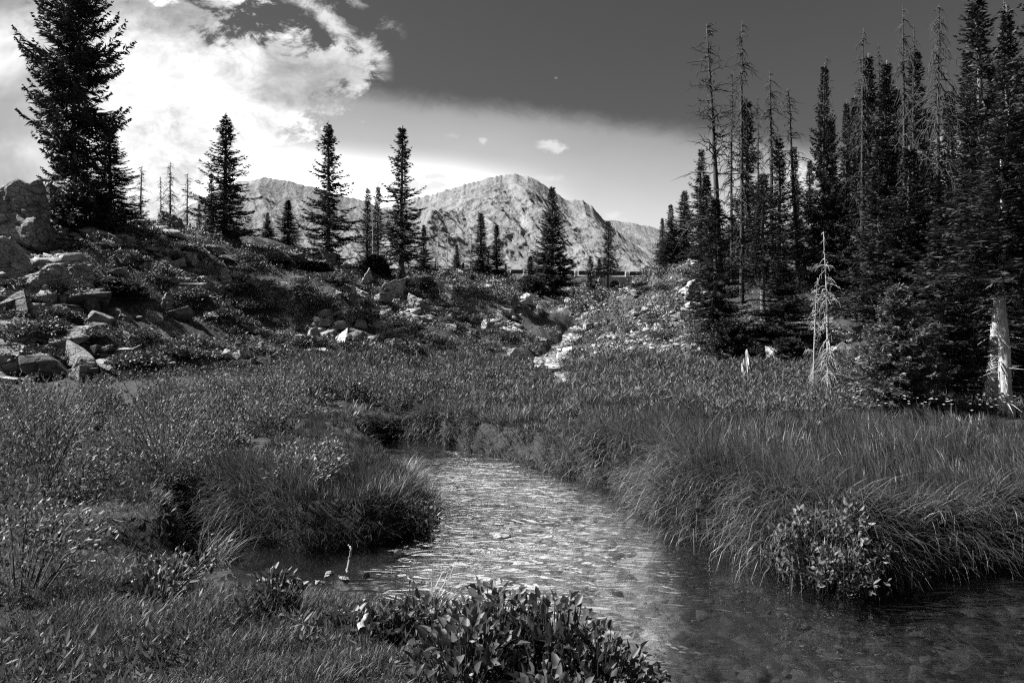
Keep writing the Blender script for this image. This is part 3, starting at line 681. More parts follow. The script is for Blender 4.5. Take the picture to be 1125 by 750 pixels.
S = 'spruce_tree'; D = 'dead_tree'
TREES = [
 # left ridge
 ('big', 82, 26, -95, 57, 'largest spruce, broad and dark, rising past the top edge above the left boulders', S),
 ('full2', 121, 27.5, 128, 27, 'smaller spruce tucked against the right flank of the largest spruce', S),
 ('open1', 247, 31, 124, 28, 'open crowned spruce on the left ridge, the first right of the bare far snags', S),
 ('open2', 233, 32.5, 190, 13, 'short thin spruce crowding the left foot of an open crowned ridge spruce', S),
 ('full1', 294, 37, 233, 9, 'tiny spruce standing alone left of a slightly taller tiny spruce on the ridge', S),
 ('narrow3', 317, 37, 219, 13, 'small pointed spruce between two tall ridge spruces', S),
 ('open1', 361, 34, 132, 26, 'tall gappy spruce in the middle of the left ridge beside pale boulders', S),
 ('open2', 441, 36, 139, 27, 'tall spruce with a bare lower trunk above the pale outcrop at the ridge end', S),
 ('narrow2', 403, 42, 206, 12, 'thin spruce, left one of a tight pair behind the ridge end', S),
 ('leg1', 415, 43, 205, 11, 'thin spruce with pale stems, right one of a tight pair behind the ridge end', S),
 ('narrow1', 466, 41, 246, 9, 'small slim spruce just right of the tall bare footed ridge spruce', S),
 # by the road
 ('narrow1', 529, 53, 233, 15, 'spruce before the guardrail, taller and wider of the two side by side', S),
 ('narrow3', 546, 54, 246, 10, 'slim spruce before the guardrail, shorter of the two side by side', S),
 ('full1', 607, 49, 204, 23, 'broad spruce standing alone by the guardrail under the mountain peak', S),
 ('full2', 583, 45, 281, 14, 'squat dark spruce below the guardrail, left of the broad lone spruce', S),
 ('narrow2', 649, 47, 280, 10, 'short spruce left of the bare footed spruce beside the brook', S),
 ('leg1', 668, 47, 242, 12, 'slender spruce with a pale bare foot beside the culvert', S),
 ('narrow3', 658, 62, 284, 7, 'little spruce beyond the guardrail, between two brook side spruces', S),
 ('full1', 502, 62, 268, 9, 'bushy little spruce beyond the left end of the guardrail', S),
 # right of the gap
 ('full2', 752, 38, 209, 20, 'bushy spruce at the left edge of the right hand wood, tallest of its cluster', S),
 ('full1', 737, 37, 224, 14, 'bushy spruce in the middle of a cluster at the edge of the wood', S),
 ('narrow1', 728, 39, 239, 8, 'smallest slim spruce of a cluster where the wood begins', S),
 # the wood
 ('narrow2', 769, 33, 163, 13, 'thin spruce left of the gnarled tall snag', S),
 ('narrow1', 786, 20, 215, 22, 'dark spruce at the foot of the gnarled snag, its skirt reaching the meadow', S),
 ('narrow3', 776, 28, 190, 16, 'spruce half hidden behind the trunk of the gnarled snag', S),
 ('narrow1', 822, 27, 108, 19, 'slim pointed spruce between the pair of snags and a shorter pale snag', S),
 ('leg1', 838, 23, 190, 20, 'spruce with pale stem behind the jagged stump', S),
 ('full2', 858, 19.5, 285, 27, 'low dark spruce behind the jagged stump, skirt on the meadow edge', S),
 ('narrow2', 856, 25, 150, 15, 'straggly spruce beside the pale leaning snag', S),
 ('narrow2', 879, 29, 160, 12, 'thin spruce below the leaning thin snag left of a stout dark spruce', S),
 ('full1', 905, 25, 69, 27, 'stout dark spruce with a stepped spire above the pale dead pair', S),
 ('narrow1', 929, 27, 110, 16, 'spruce just right of the stout stepped spire', S),
 ('narrow3', 953, 24, 58, 19, 'dense columnar spruce, left one of a dark twin', S),
 ('narrow3', 973, 25, 66, 20, 'dense columnar spruce, right one of a dark twin', S),
 ('narrow1', 1006, 24, 52, 19, 'dark spruce behind the two close set thin snags', S),
 ('narrow2', 1042, 28, 100, 14, 'thin spruce behind the snag with the drooping dead skirt', S),
 ('narrow1', 1061, 24, 56, 17, 'spruce left of the tall spruce that reaches the top edge', S),
 ('narrow2', 1078, 20, -22, 29, 'tall open spruce reaching the top edge near the right side', S),
 ('narrow3', 1106, 18, 5, 22, 'dark furry column spruce near the right edge', S),
 ('full1', 1142, 16, -60, 42, 'very dark spruce cut off by the right edge', S),
 ('full2', 1118, 14.5, 135, 45, 'low broad spruce covering the right edge behind the leaning white trunk', S),
 ('full2', 1065, 16.5, 150, 38, 'full dark spruce between the drooping dead skirt and the white trunks', S),
 ('full1', 1000, 19, 160, 36, 'full dark spruce behind the young spruce at the meadow edge', S),
 ('full2', 968, 20, 150, 30, 'dark full spruce behind the pale rock at the meadow edge', S),
 ('young', 985, 12.2, 312, 58, 'young spruce with tiered boughs standing in the meadow edge', S),
 ('young', 1050, 14.0, 300, 42, 'young spruce left of the leaning white trunk', S),
 ('narrow2', 1031, 13.4, 232, 34, 'sparse spruce with a pale speckled stem right of the young tiered spruce', S),
 ('leg2', 1088, 12.6, 120, 34, 'spruce with a leaning white lower trunk near the right edge', S),
 ('leg2', 1104, 11.8, 175, 36, 'spruce with a thick white foot and curled dead twigs', S),
 # depth of the wood
 ('narrow1', 890, 36, 175, 12, 'far spruce in the gap between the leaning snag and the stepped spire', S),
 ('narrow3', 915, 38, 130, 13, 'far spruce between the stepped spire and its neighbour', S),
 ('narrow1', 985, 34, 95, 14, 'far spruce between the dark twin and the close set snags', S),
 ('narrow2', 1020, 36, 120, 12, 'far spruce left of the snag with the drooping dead skirt', S),
 ('narrow1', 1092, 32, 60, 15, 'far spruce between the tall open spruce and the furry column', S),
 ('narrow3', 938, 33, 105, 13, 'far spruce left of the dark twin', S),
 ('full1', 805, 34, 235, 15, 'far spruce between the gnarled snag and the pair of snags', S),
 ('full2', 1180, 17, 40, 40, 'spruce beyond the right edge, its boughs reaching in', S),
 # snags
 ('snag1', 790, 24, 26, 22, 'tallest grey snag with crooked gnarled branches at the left of the wood', D),
 ('snag2', 815, 25, 24, 15, 'tall thin snag, second from the left of the wood', D),
 ('snag3', 804, 27, 78, 10, 'shorter thin snag between the gnarled snag and the tall thin snag', D),
 ('snag2', 848, 26, 78, 15, 'snag with pale stem and drooping twigs right of the slim pointed spruce', D),
 ('snag3', 833, 29, 105, 8, 'thin far snag between the slim pointed spruce and the pale stemmed snag', D),
 ('snag3', 877, 27, 96, 14, 'thin leaning snag left of the stout stepped spire', D),
 ('snag3', 908, 30, 62, 8, 'thin snag tip showing behind the stout stepped spire', D),
 ('snag2', 947, 23, 32, 13, 'snag with a hooked top rising left of the dark twin', D),
 ('snag3', 966, 27, 48, 8, 'thin snag tip between the two columns of the dark twin', D),
 ('snag2', 994, 21, 6, 13, 'tall snag with a bent tip, left one of a close set pair', D),
 ('snag3', 1003, 22, 28, 9, 'thin straight snag, right one of a close set pair', D),
 ('skirt', 1030, 19, 2, 20, 'tall snag with arching twigs and a drooping skirt of dead boughs', D),
 ('snag2', 1105, 21, -8, 14, 'shaggy snag behind the dark furry column near the right edge', D),
 ('snag3', 1046, 30, 92, 9, 'broken far snag between the skirted snag and the next spruces', D),
 ('dead', 910, 14.3, 255, 15, 'slender bleached dead tree, taller of the pale pair with twiggy foot', D),
 ('dead', 894, 14.5, 305, 10, 'slender bleached dead tree, shorter of the pale pair', D),
 ('snag3', 155, 45, 182, 9, 'leftmost of the far bare snags on the left skyline', D),
 ('snag3', 177, 47, 194, 6, 'shortest of the far bare snags on the left skyline', D),
 ('snag2', 187, 46, 178, 9, 'branchiest and tallest of the far bare snags on the left skyline', D),
 ('snag3', 206, 47, 190, 7, 'far bare snag nearest to the open crowned ridge spruce', D),
 ('snagp', 480, 60, 240, 4, 'pale dead stem beyond the guardrail, leftmost of the grey dead stems', D),
 ('snagp', 490, 62, 252, 4, 'pale dead stem beyond the guardrail, second of the grey dead stems', D),
 ('snagp', 516, 63, 248, 4, 'pale dead stem left of the two side by side roadside spruces', D),
 ('snagp', 410, 41, 214, 4, 'pale dead stem between the tight pair of thin spruces', D),
]
i0 = 0
for k, px, Y, top, half, label, nm in TREES:
    lean = 0.0
    if 'leaning thin' in label or 'thin leaning' in label: lean = -.05
    if 'leaning white' in label and 'lower trunk' in label: lean = .06
    put_tree(k, px, Y, top, half, label, nm, lean=lean)
# small conifers along the far skyline
r = np.random.default_rng(3)
for k in range(26):
    px = [132, 141, 148, 163, 170, 176, 183, 192, 198, 203, 209, 214, 219, 226, 268, 276, 473, 479, 497, 509, 536, 556, 563, 620, 630, 690][k]
    Y = r.uniform(58, 80) if px > 460 else r.uniform(44, 56)
    base = gz((px - CX) / F * Y, Y); h = r.uniform(1.3, 2.6) if px > 460 else r.uniform(1.2, 3.2)
    if 196 < px < 220: h += 1.6
    top = CY - (base + h - EYE) / Y * F
    put_tree(['narrow1', 'narrow3', 'full1'][k % 3], px, Y, top, r.uniform(4, 7),
             'tiny far spruce showing on the left skyline' if px < 460 else 'tiny far spruce beyond the guardrail',
             S, 'tiny spruces on the left skyline' if px < 460 else 'tiny spruces beyond the guardrail')
# low spreading conifer mats
for px, Y, top, half, lab in [(92, 24.5, 205, 38, 'dark low spreading conifer skirt under the largest spruce, over the cleft crag'),
        (130, 20.5, 308, 36, 'wide dark creeping conifer on the slope below the largest spruce'),
        (28, 19.5, 318, 32, 'dark creeping conifer at the left edge above the slab pile'),
        (345, 31, 288, 26, 'dark creeping conifer under the tall gappy spruce'),
        (412, 35, 281, 22, 'rounded dark conifer mat on the outcrop at the ridge end'),
        (300, 30, 287, 24, 'dark creeping conifer on the ridge below the tiny spruces'),
        (690, 43, 345, 15, 'dark creeping conifer around the pale stump by the brook'),
        (712, 34, 330, 20, 'dark creeping conifer on the slope right of the brook'),
        (668, 42, 338, 14, 'dark creeping conifer left of the pale stump by the brook'),
        (585, 44, 306, 18, 'dark skirt of creeping conifer around the squat dark spruce'),
        (865, 18, 372, 20, 'dark rounded conifer shrub left of the pale dead pair'),
        (800, 18.5, 352, 24, 'dark conifer shrub at the foot of the wood left of the jagged stump'),
        (480, 44, 313, 16, 'dark conifer mat on the bank below the left end of the guardrail')]:
    put_tree('mat', px, Y, top, half, lab, 'creeping_conifer', cat='shrub')

# ------------------------------------------------------------------ rocks
def rock_mesh(name, seed, npt=16, sub=2, rough=.06, mat='rock', box=.6):
    r = np.random.default_rng(seed); bm = bmesh.new()
    p = r.uniform(-1, 1, (npt, 3)); p = np.sign(p) * np.abs(p) ** box
    for q in p: bm.verts.new(q * np.array([1, 1, 1]))
    bmesh.ops.convex_hull(bm, input=bm.verts[:])
    bmesh.ops.delete(bm, geom=[v for v in bm.verts if not v.link_faces], context='VERTS')
    bmesh.ops.dissolve_limit(bm, angle_limit=math.radians(14), verts=bm.verts[:], edges=bm.edges[:])
    bmesh.ops.bevel(bm, geom=bm.edges[:], offset=.05, segments=1, affect='EDGES', clamp_overlap=True)
    bmesh.ops.triangulate(bm, faces=bm.faces[:])
    for _ in range(sub):
        bmesh.ops.subdivide_edges(bm, edges=[e for e in bm.edges if e.calc_length() > .11], cuts=1, use_grid_fill=True)
        bmesh.ops.triangulate(bm, faces=bm.faces[:])
    off = Vector((seed * 3.1, seed * 1.7, 0))
    for v in bm.verts:
        n_ = mnoise.fractal(v.co * 1.6 + off, .9, 2.1, 5)
        l = mnoise.noise(v.co * Vector((.9, .9, 5)) + off)
        k_ = abs(mnoise.noise(v.co * 2.6 + off)) ; k2 = abs(mnoise.noise(v.co * Vector((6, 6, 4)) - off))
        v.co += v.co.normalized() * (n_ * rough + l * rough * .7 + (min(k_, .25) - .25) * rough * 2.2 + (min(k2, .2) - .2) * rough * 1.2)
    me = bpy.data.meshes.new(name); bm.to_mesh(me); bm.free()
    me.materials.append(M[mat])
    return me
RK = [rock_mesh('rock_shape', s, 12 + s % 5, 4, .14, 'rock', .8) for s in range(1, 7)]
RP = [rock_mesh('pale_rock_shape', s + 20, 11 + s % 5, 4, .13, 'palerock', .8) for s in range(1, 6)]
RD = [rock_mesh('dark_rock_shape', s + 40, 16, 3, .07, 'darkrock') for s in range(1, 3)]
RL = [rock_mesh('small_rock_shape', s + 60, 12, 1, .05, 'rock', .5) for s in range(1, 6)]
RLP = [rock_mesh('small_pale_rock_shape', s + 80, 12, 1, .05, 'palerock', .5) for s in range(1, 6)]

def put_rock(px, py, w, h, label, kind='rock', dep=None, tilt=0, Y=None, name='boulder', group=None, sink=.25):
    """a boulder centred on the picture ray through (px, py), standing where that ray meets the ground"""
    if Y is None:
        yy = np.linspace(4, 60, 1200); X = (px - CX) / F * yy; zg = ground(X, yy); zr = EYE + yy * (CY - (py + h * .25)) / F
        hit = np.nonzero(zg >= zr)[0]; Y = yy[hit[0]] if len(hit) else 40
    X = (px - CX) / F * Y
    sx = w / F * Y * .5; sz = h / F * Y * .5 * (1 + sink * .3)
    me = random.choice({'rock': RK, 'pale': RP, 'dark': RD, 'small': RL, 'smallpale': RLP}[kind])
    o = link(name, me)
    z = EYE + Y * (CY - py) / F - sz * sink * .3
    o.location = (X, Y + (dep or sx) * .3, z); o.scale = (sx * 1.0, (dep or max(sx, sz) * .9), sz * 1.0)
    o.rotation_euler = (random.uniform(-.3, .3), tilt + random.uniform(-.3, .3), random.choice([0, math.pi / 2, math.pi]) * 0 + random.uniform(-.5, .5))
    tag(o, label, 'rock', group)
    return o

BIG = [
 (24, 245, 88, 92, 'large grey crag on the skyline at the left edge', 'rock', 0),
 (50, 222, 30, 42, 'dark shaded boulder between the left edge crag and the largest spruce', 'dark', 0),
 (62, 303, 72, 74, 'cleft grey crag face below the largest spruce', 'rock', .2),
 (12, 285, 42, 64, 'upright grey block at the left edge left of the cleft crag', 'rock', 0),
 (122, 232, 24, 22, 'grey boulder on the skyline right of the largest spruce', 'rock', 0),
 (139, 283, 27, 18, 'flat topped pale slab jutting from the slope right of the cleft crag', 'pale', .35),
 (155, 241, 10, 8, 'bright little block on the skyline left of the bare snags', 'pale', 0),
 (183, 243, 42, 24, 'pale stepped outcrop on the skyline below the bare snags', 'rock', 0),
 (190, 275, 30, 24, 'grey block low on the ridge below the stepped outcrop', 'rock', .2),
 (205, 285, 26, 22, 'pale faceted block right of the grey block below the skyline', 'pale', 0),
 (235, 273, 30, 20, 'grey boulder below the open crowned ridge spruce', 'rock', 0),
 (255, 262, 34, 20, 'sloping grey slab at the foot of the open crowned ridge spruce', 'rock', .2),
 (222, 310, 24, 26, 'brightest block of the pale cluster halfway up the left slope', 'pale', 0),
 (247, 310, 20, 22, 'pale pointed block, right one of the cluster halfway up the slope', 'pale', .3),
 (205, 318, 20, 14, 'tilted pale slab, left one of the cluster halfway up the slope', 'pale', -.4),
 (236, 322, 18, 16, 'low pale block in the middle of the cluster halfway up the slope', 'pale', 0),
 (184, 332, 16, 26, 'upright grey stone left of the pale cluster', 'rock', 0),
 (327, 285, 24, 18, 'grey boulder left of the tall gappy spruce', 'rock', 0),
 (357, 284, 36, 28, 'cracked pale boulder right under the tall gappy spruce', 'pale', 0),
 (377, 303, 26, 22, 'pale block on the rib below the cracked boulder', 'pale', .3),
 (388, 322, 42, 26, 'pale ledge stepping down the rib in the middle left', 'pale', .35),
 (402, 305, 34, 28, 'pale craggy outcrop under the rounded conifer mat', 'pale', 0),
 (432, 316, 50, 40, 'large pale craggy outcrop below the tall bare footed spruce', 'pale', .3),
 (460, 335, 40, 34, 'grey outcrop stepping down right of the large craggy outcrop', 'rock', .2),
 (487, 330, 56, 38, 'broad smooth sloping outcrop below the left end of the guardrail', 'pale', .35),
 (516, 341, 20, 20, 'rounded boulder perched at the foot of the broad sloping outcrop', 'pale', 0),
 (536, 356, 16, 22, 'egg shaped pale boulder standing alone above the creek meadow', 'pale', 0),
 (500, 352, 22, 18, 'grey boulder between the broad outcrop and the egg shaped boulder', 'rock', 0),
 (448, 362, 22, 18, 'grey block low on the slope below the large craggy outcrop', 'rock', .2),
 (565, 330, 22, 22, 'pale block in the rock band left of the brook, left one', 'pale', 0),
 (580, 328, 20, 24, 'pale upright block in the rock band left of the brook', 'pale', 0),
 (612, 318, 32, 34, 'big pale split boulder at the foot of the broad lone spruce', 'pale', 0),
 (596, 340, 16, 14, 'small pale boulder under the rock band left of the brook', 'pale', 0),
 (556, 345, 14, 12, 'small grey boulder at the left end of the rock band', 'rock', 0),
 (626, 331, 14, 14, 'pale boulder at the right end of the rock band left of the brook', 'pale', 0),
 (722, 308, 30, 18, 'grey boulder on the ridge below the bushy spruce cluster', 'rock', 0),
 (700, 322, 26, 14, 'flat pale boulder beside the culvert', 'pale', 0),
 (762, 318, 30, 36, 'leaning pale slab on the slope below the gnarled snag', 'pale', .8),
 (772, 300, 22, 24, 'pale cracked block above the leaning slab', 'pale', .6),
 (634, 376, 16, 12, 'rounded pale boulder on the right side of the cascade', 'pale', 0),
 (771, 386, 12, 12, 'white rock on the slope near the meadow edge, left of the jagged stump', 'pale', 0),
 (763, 381, 9, 10, 'small pale rock beside the white rock on the slope', 'pale', 0),
 (934, 372, 24, 15, 'smooth white boulder right of the pale dead pair', 'pale', 0),
 (873, 275, 26, 34, 'bright rock face high in the gap of the wood', 'pale', .3),
 (882, 300, 22, 26, 'bright rock step below the rock face in the gap of the wood', 'pale', .2),
 (845, 285, 24, 22, 'pale block half hidden behind the spruces left of the gap', 'pale', 0),
 (1055, 262, 18, 12, 'pale rock showing through the dark wood right of the dead skirt', 'pale', 0),
 (1078, 300, 14, 9, 'small pale rock in the dark wood above the white trunks', 'pale', 0),
 # slab pile on the left edge
 (14, 350, 32, 18, 'topmost grey block of the slab pile at the left edge', 'rock', 0),
 (28, 372, 40, 14, 'wide flat slab under the topmost block of the slab pile', 'rock', .15),
 (28, 372, 20, 22, 'bright tilted block in the middle of the slab pile', 'pale', .4),
 (45, 373, 28, 18, 'grey block right of the bright tilted block in the slab pile', 'rock', 0),
 (12, 390, 26, 30, 'ribbed slanting slab low in the pile at the left edge', 'rock', .5),
 (46, 388, 16, 18, 'pale square block low in the slab pile', 'pale', .2),
 (62, 358, 26, 12, 'flat grey slab at the right of the pile top', 'rock', .1),
 (70, 395, 30, 22, 'dark block at the right foot of the slab pile', 'dark', 0),
 (99, 401, 42, 7, 'long thin slab leaning at the right end of the slab pile', 'rock', -.5),
 (10, 418, 28, 10, 'flat pale slab at the foot of the pile on the left edge', 'pale', 0),
 (35, 408, 30, 18, 'dark block at the foot of the slab pile', 'dark', 0),
 (80, 340, 18, 12, 'grey block above the slab pile beside creeping conifer', 'rock', 0),
]
for px, py, w, h, lab, kind, tilt in BIG:
    if w > 22 and px > 110: w, h = w * .8, h * .85
    put_rock(px, py, w, h, lab, kind, tilt=tilt)

def scatter_px(n, px0, px1, py0, py1, r):
    """n points on the slope seen in a picture window"""
    out = []
    yy = np.linspace(14, 56, 500)
    while len(out) < n:
        px = r.uniform(px0, px1); py = r.uniform(py0, py1)
        X = (px - CX) / F * yy; zg = tab(X, yy); zr = EYE + yy * (CY - py) / F
        hit = np.nonzero(zg >= zr)[0]
        if len(hit): out.append((px, py, yy[hit[0]]))
        else: out.append(None)
    return [o for o in out if o]
def strew(n, win, sizes, label, group, kinds, seed, name='rock', gate=None):
    r = np.random.default_rng(seed)
    for px, py, Y in scatter_px(n, *win, r):
        X = (px - CX) / F * Y
        if gate is not None and vnoise(np.array([X * .5 + seed]), np.array([Y * .5]))[0] < gate: continue
        s = sizes[0] * (sizes[1] / sizes[0]) ** (r.random() ** 2.2)
        z = gz(X, Y)
        me = random.choice({'small': RL, 'smallpale': RLP}[kinds[int(r.random() < .55)]])
        o = link(name, me, None, (X, Y, z + s * .28)); o.scale = (s, s * r.uniform(.6, 1), s * r.uniform(.4, .75))
        o.rotation_euler = tuple(r.uniform(-.4, .4, 2)) + (r.uniform(0, 6.28),)
        tag(o, label, 'rock', group)
strew(130, (110, 500, 262, 402), (.16, .55), 'small angular rock strewn over the left hillside', 'rocks strewn over the left hillside', ('small', 'smallpale'), 5, gate=.32)
strew(44, (0, 115, 340, 418), (.25, .75), 'broken block filling the slab pile at the left edge', 'blocks filling the slab pile', ('small', 'small'), 6)
strew(45, (470, 650, 305, 370), (.15, .5), 'small rock on the grassy banks left of the brook', 'rocks on the banks left of the brook', ('small', 'smallpale'), 7, gate=.4)
strew(80, (655, 800, 305, 398), (.07, .26), 'small pale stone on the bare slope right of the brook', 'stones on the slope right of the brook', ('small', 'smallpale'), 8, gate=.25)
strew(25, (840, 945, 230, 400), (.10, .40), 'pale stone on the rocky path up through the wood', 'stones on the rocky path in the wood', ('smallpale', 'smallpale'), 9)
strew(15, (945, 1125, 230, 420), (.10, .35), 'rock on the shaded floor of the right hand wood', 'rocks on the floor of the wood', ('small', 'smallpale'), 10)
r = np.random.default_rng(15)
for k in range(46):                        # stones along the cascade
    t = r.uniform(0, 1) ** 1.3; Y = 23.0 + 11 * t
    cx_ = np.interp(Y, [p[1] for p in CREEK], [p[0] for p in CREEK]); w_ = creek_w(np.array([Y]))[0]
    X = cx_ + r.normal(0, 1.0) * w_ * 1.15
    s = r.uniform(.1, .42); o = link('rock', random.choice(RLP), None, (X, Y, gz(X, Y) + s * .25)); o.scale = (s, s * .8, s * .6); o.rotation_euler = (0, r.uniform(-.3, .3), r.uniform(0, 6))
    tag(o, 'pale stone lying in the bed of the little cascade', 'rock', 'stones in the cascade')
for px, py, w, h, lab in [(362, 630, 14, 8, 'bright flat stone, left one of three at the side channel edge'), (376, 637, 16, 8, 'bright stone in the middle of three at the side channel edge'),
                          (351, 640, 12, 6, 'lowest bright stone of three at the side channel edge'), (402, 632, 9, 8, 'small pale stone beside the leafy plants on the channel edge')]:
    put_rock(px, py, w, h, lab, 'pale', Y=W(px, py + 3, .05)[1], name='stone')
# loose scree too fine to count
def stones_mesh(pts, size, r):
    acc = Acc()
    o8 = np.array([[-1, -1, -.6], [1, -1, -.6], [1, 1, -.6], [-1, 1, -.6], [-.7, -.7, .6], [.7, -.7, .6], [.7, .7, .6], [-.7, .7, .6]])
    q6 = np.array([[0, 3, 2, 1], [4, 5, 6, 7], [0, 1, 5, 4], [1, 2, 6, 5], [2, 3, 7, 6], [3, 0, 4, 7]])
    n = len(pts)
    J = o8[None] * (1 + r.uniform(-.35, .35, (n, 8, 3)))
    a = r.uniform(0, 6.28, n); ca, sa = np.cos(a), np.sin(a)
    J = J * size[:, None, None] * np.stack([r.uniform(.7, 1.3, n), r.uniform(.7, 1.3, n), r.uniform(.4, .8, n)], 1)[:, None]
    x = J[..., 0] * ca[:, None] - J[..., 1] * sa[:, None]; y_ = J[..., 0] * sa[:, None] + J[..., 1] * ca[:, None]
    V = np.stack([x, y_, J[..., 2] + x * r.uniform(-.4, .4, n)[:, None]], -1) + pts[:, None]
    acc.add(V.reshape(-1, 3), (q6[None] + np.arange(n)[:, None, None] * 8).reshape(-1, 4))
    return acc
def in_px(X, Y): return CX + F * X / Y
def sample(n, p0, p1, Y0, Y1, r):
    px = r.uniform(p0, p1, n); Y = np.exp(r.uniform(math.log(Y0), math.log(Y1), n)); return (px - CX) / F * Y, Y
r = np.random.default_rng(44)
X, Y = sample(36000, -150, 1250, 16, 54, r)
px = CX + F * X / Y
g = vnoise(X * .45 + 9, Y * .45) + .13 * (px > 640) + .12 * (px < 110) - .1
k = (g > np.where(px < 560, .55, .62)) & (tab(X, Y) > 1.05); X, Y = X[k], Y[k]
P = np.stack([X, Y, ground(X, Y) + .01], 1); sz = .03 + np.where(in_px(X, Y) > 620, .12, .32) * r.random(len(P)) ** 2.6
tag(link('scree', stones_mesh(P, sz, r).mesh('scree', M['stones'])), 'loose pale scree between the heath on both slopes', 'scree', kind='stuff')
X, Y = sample(1300, 380, 1400, 2.3, 13, r); d = sdf(X, Y); k = d < -.03; X, Y = X[k], Y[k]
P = np.stack([X, Y, ground(X, Y) + .005], 1); sz = .015 + .07 * r.random(len(P)) ** 3
tag(link('streambed_pebbles', stones_mesh(P, sz, r).mesh('streambed_pebbles', M['wetstones'])), 'pale pebbles on the bed under the clear stream', 'pebbles', kind='stuff')

# ------------------------------------------------------------------ road, guardrail, culvert
m, nt, b = newmat('asphalt'); b.inputs['Base Color'].default_value = (.06, .06, .06, 1); b.inputs['Roughness'].default_value = .9
rx = np.linspace(-10, 27, 40); V = []
for x in rx: V += [(x, 57.6, 7.275), (x, 61.5, 7.275)]
ii = np.arange(39)[:, None] * 2
tag(link('road', npmesh('road', V, (ii + np.array([[0, 2, 3, 1]])), None, m)), kind='structure')
def boxmesh(name, sx, sy, sz, mat, bev=.01):
    bm = bmesh.new(); bmesh.ops.create_cube(bm, size=1)
    for v in bm.verts: v.co = Vector((v.co.x * sx, v.co.y * sy, v.co.z * sz))
    if bev: bmesh.ops.bevel(bm, geom=bm.edges[:], offset=bev, segments=1, affect='EDGES')
    me = bpy.data.meshes.new(name); bm.to_mesh(me); bm.free(); me.materials.append(mat); return me
mw, nt, b = newmat('white_post'); b.inputs['Base Color'].default_value = (.7, .7, .7, 1)
mr, nt, b = newmat('shaded_rail')
n1 = N(nt, 'ShaderNodeTexNoise', Scale=3.0); nt.links.new(ramp(nt, n1.outputs[0], [(.3, .03), (.7, .07)]), b.inputs['Base Color']); b.inputs['Roughness'].default_value = .7  # shade on the beams put into their dark colour
ga = empty('guardrail', (-7.4, 57.2, 7.2)); tag(ga, 'long roadside guardrail with dark beams and white posts under the mountain', 'guardrail')
pm = boxmesh('post', .22, .2, .95, mw); bmh = boxmesh('beam', 1.02, .12, .36, mr, .03)
for k in range(22):
    x = k * 1.42
    zs = 7.95 - .5 * k / 22 
    o = link('post', pm, ga, (x, 0, zs - .5 - 7.2)); 
    if k < 21: o = link('beam', bmh, ga, (x + .71, -.02, zs - .2 - 7.2))
mcn, nt, b = newmat('concrete')
n1 = N(nt, 'ShaderNodeTexNoise', Scale=4.0, Detail=5.0); nt.links.new(ramp(nt, n1.outputs[0], [(.3, .25), (.7, .42)]), b.inputs['Base Color'])
cu = empty('culvert', (7.95, 52.6, gz(7.95, 52.6))); tag(cu, 'small concrete culvert with a dark mouth below the road', 'culvert')
acc = Acc()
a = np.linspace(0, 2 * np.pi, 25)[:-1]
inner = np.stack([np.cos(a) * .42, np.zeros(24), np.sin(a) * .42 + .5], 1)
sq = np.stack([np.clip(np.cos(a) * 1.6, -1.3, 1.3), np.zeros(24), np.clip(np.sin(a) * .9, -.62, .62) + .55], 1)
dp = np.array([0, 1.6, 0])
V = np.concatenate([sq, inner, inner + dp]); jj = np.arange(24); kk = (jj + 1) % 24
acc.add(V, np.concatenate([np.stack([jj, kk, 24 + kk, 24 + jj], 1), np.stack([24 + jj, 24 + kk, 48 + kk, 48 + jj], 1)]), [(48, 48 + q, 49 + q) for q in range(1, 23)])
V2 = np.concatenate([sq, sq + np.array([0, .35, 0])]); acc.add(V2, np.stack([kk, jj, 24 + jj, 24 + kk], 1))
link('headwall', acc.mesh('headwall', mcn), cu)

# stumps, driftwood
def stump(name, px, Y, top, wpx, label, seed, lean=(0, 0)):
    r = np.random.default_rng(seed); X = (px - CX) / F * Y; z0 = gz(X, Y) - .1
    H = EYE + Y * (CY - top) / F - z0; R = wpx / F * Y * .5; n = 18; acc = Acc()
    lv = np.linspace(0, 1, 9); a = np.arange(n) * 2 * np.pi / n
    top_h = .55 + .45 * np.clip(np.cos(a * 1.0 + r.uniform(0, 6)) * .6 + r.normal(0, .35, n), -1, 1)
    rr = 1 + .18 * np.sin(a * 3 + 1) + r.normal(0, .06, n)
    V = []
    for t in lv:
        q = R * rr * (1.35 - .55 * t ** .6)
        zz = t * H * top_h
        V.append(np.stack([np.cos(a) * q + lean[0] * zz, np.sin(a) * q + lean[1] * zz, zz], 1))
    for t in lv[::-1][:6]:
        q = R * rr * (1.35 - .55 * t ** .6) * .7; zz = t * H * top_h * .97
        V.append(np.stack([np.cos(a) * q + lean[0] * zz, np.sin(a) * q + lean[1] * zz, zz], 1))
    m_ = len(V); i = np.arange(m_ - 1)[:, None] * n; j = np.arange(n)[None]; k = (j + 1) % n
    acc.add(np.concatenate(V), np.stack([i + j, i + k, i + n + k, i + n + j], -1).reshape(-1, 4))
    o = link(name, acc.mesh(name, M['palewood']), None, (X, Y, z0)); tag(o, label, 'stump')
stump('tree_stump', 822, 16.2, 383, 13, 'jagged broken pale stump at the meadow edge before the wood', 4, (-.15, 0))
stump('tree_stump', 653, 40, 336, 12, 'pale broken stump standing beside the brook', 9)
def stick(name, pts, rad, label, mat='palewood', cat='driftwood', seed=2):
    r = np.random.default_rng(seed); acc = Acc(); P = np.array(pts, float)
    t = np.linspace(0, len(P) - 1, len(P) * 6); Q_ = np.stack([np.interp(t, np.arange(len(P)), P[:, c]) for c in range(3)], 1)
    Q_ += r.normal(0, rad * .25, Q_.shape)
    tube(acc, Q_, np.linspace(rad, rad * .35, len(Q_)), 7)
    tag(link(name, acc.mesh(name, M[mat], True)), label, cat)
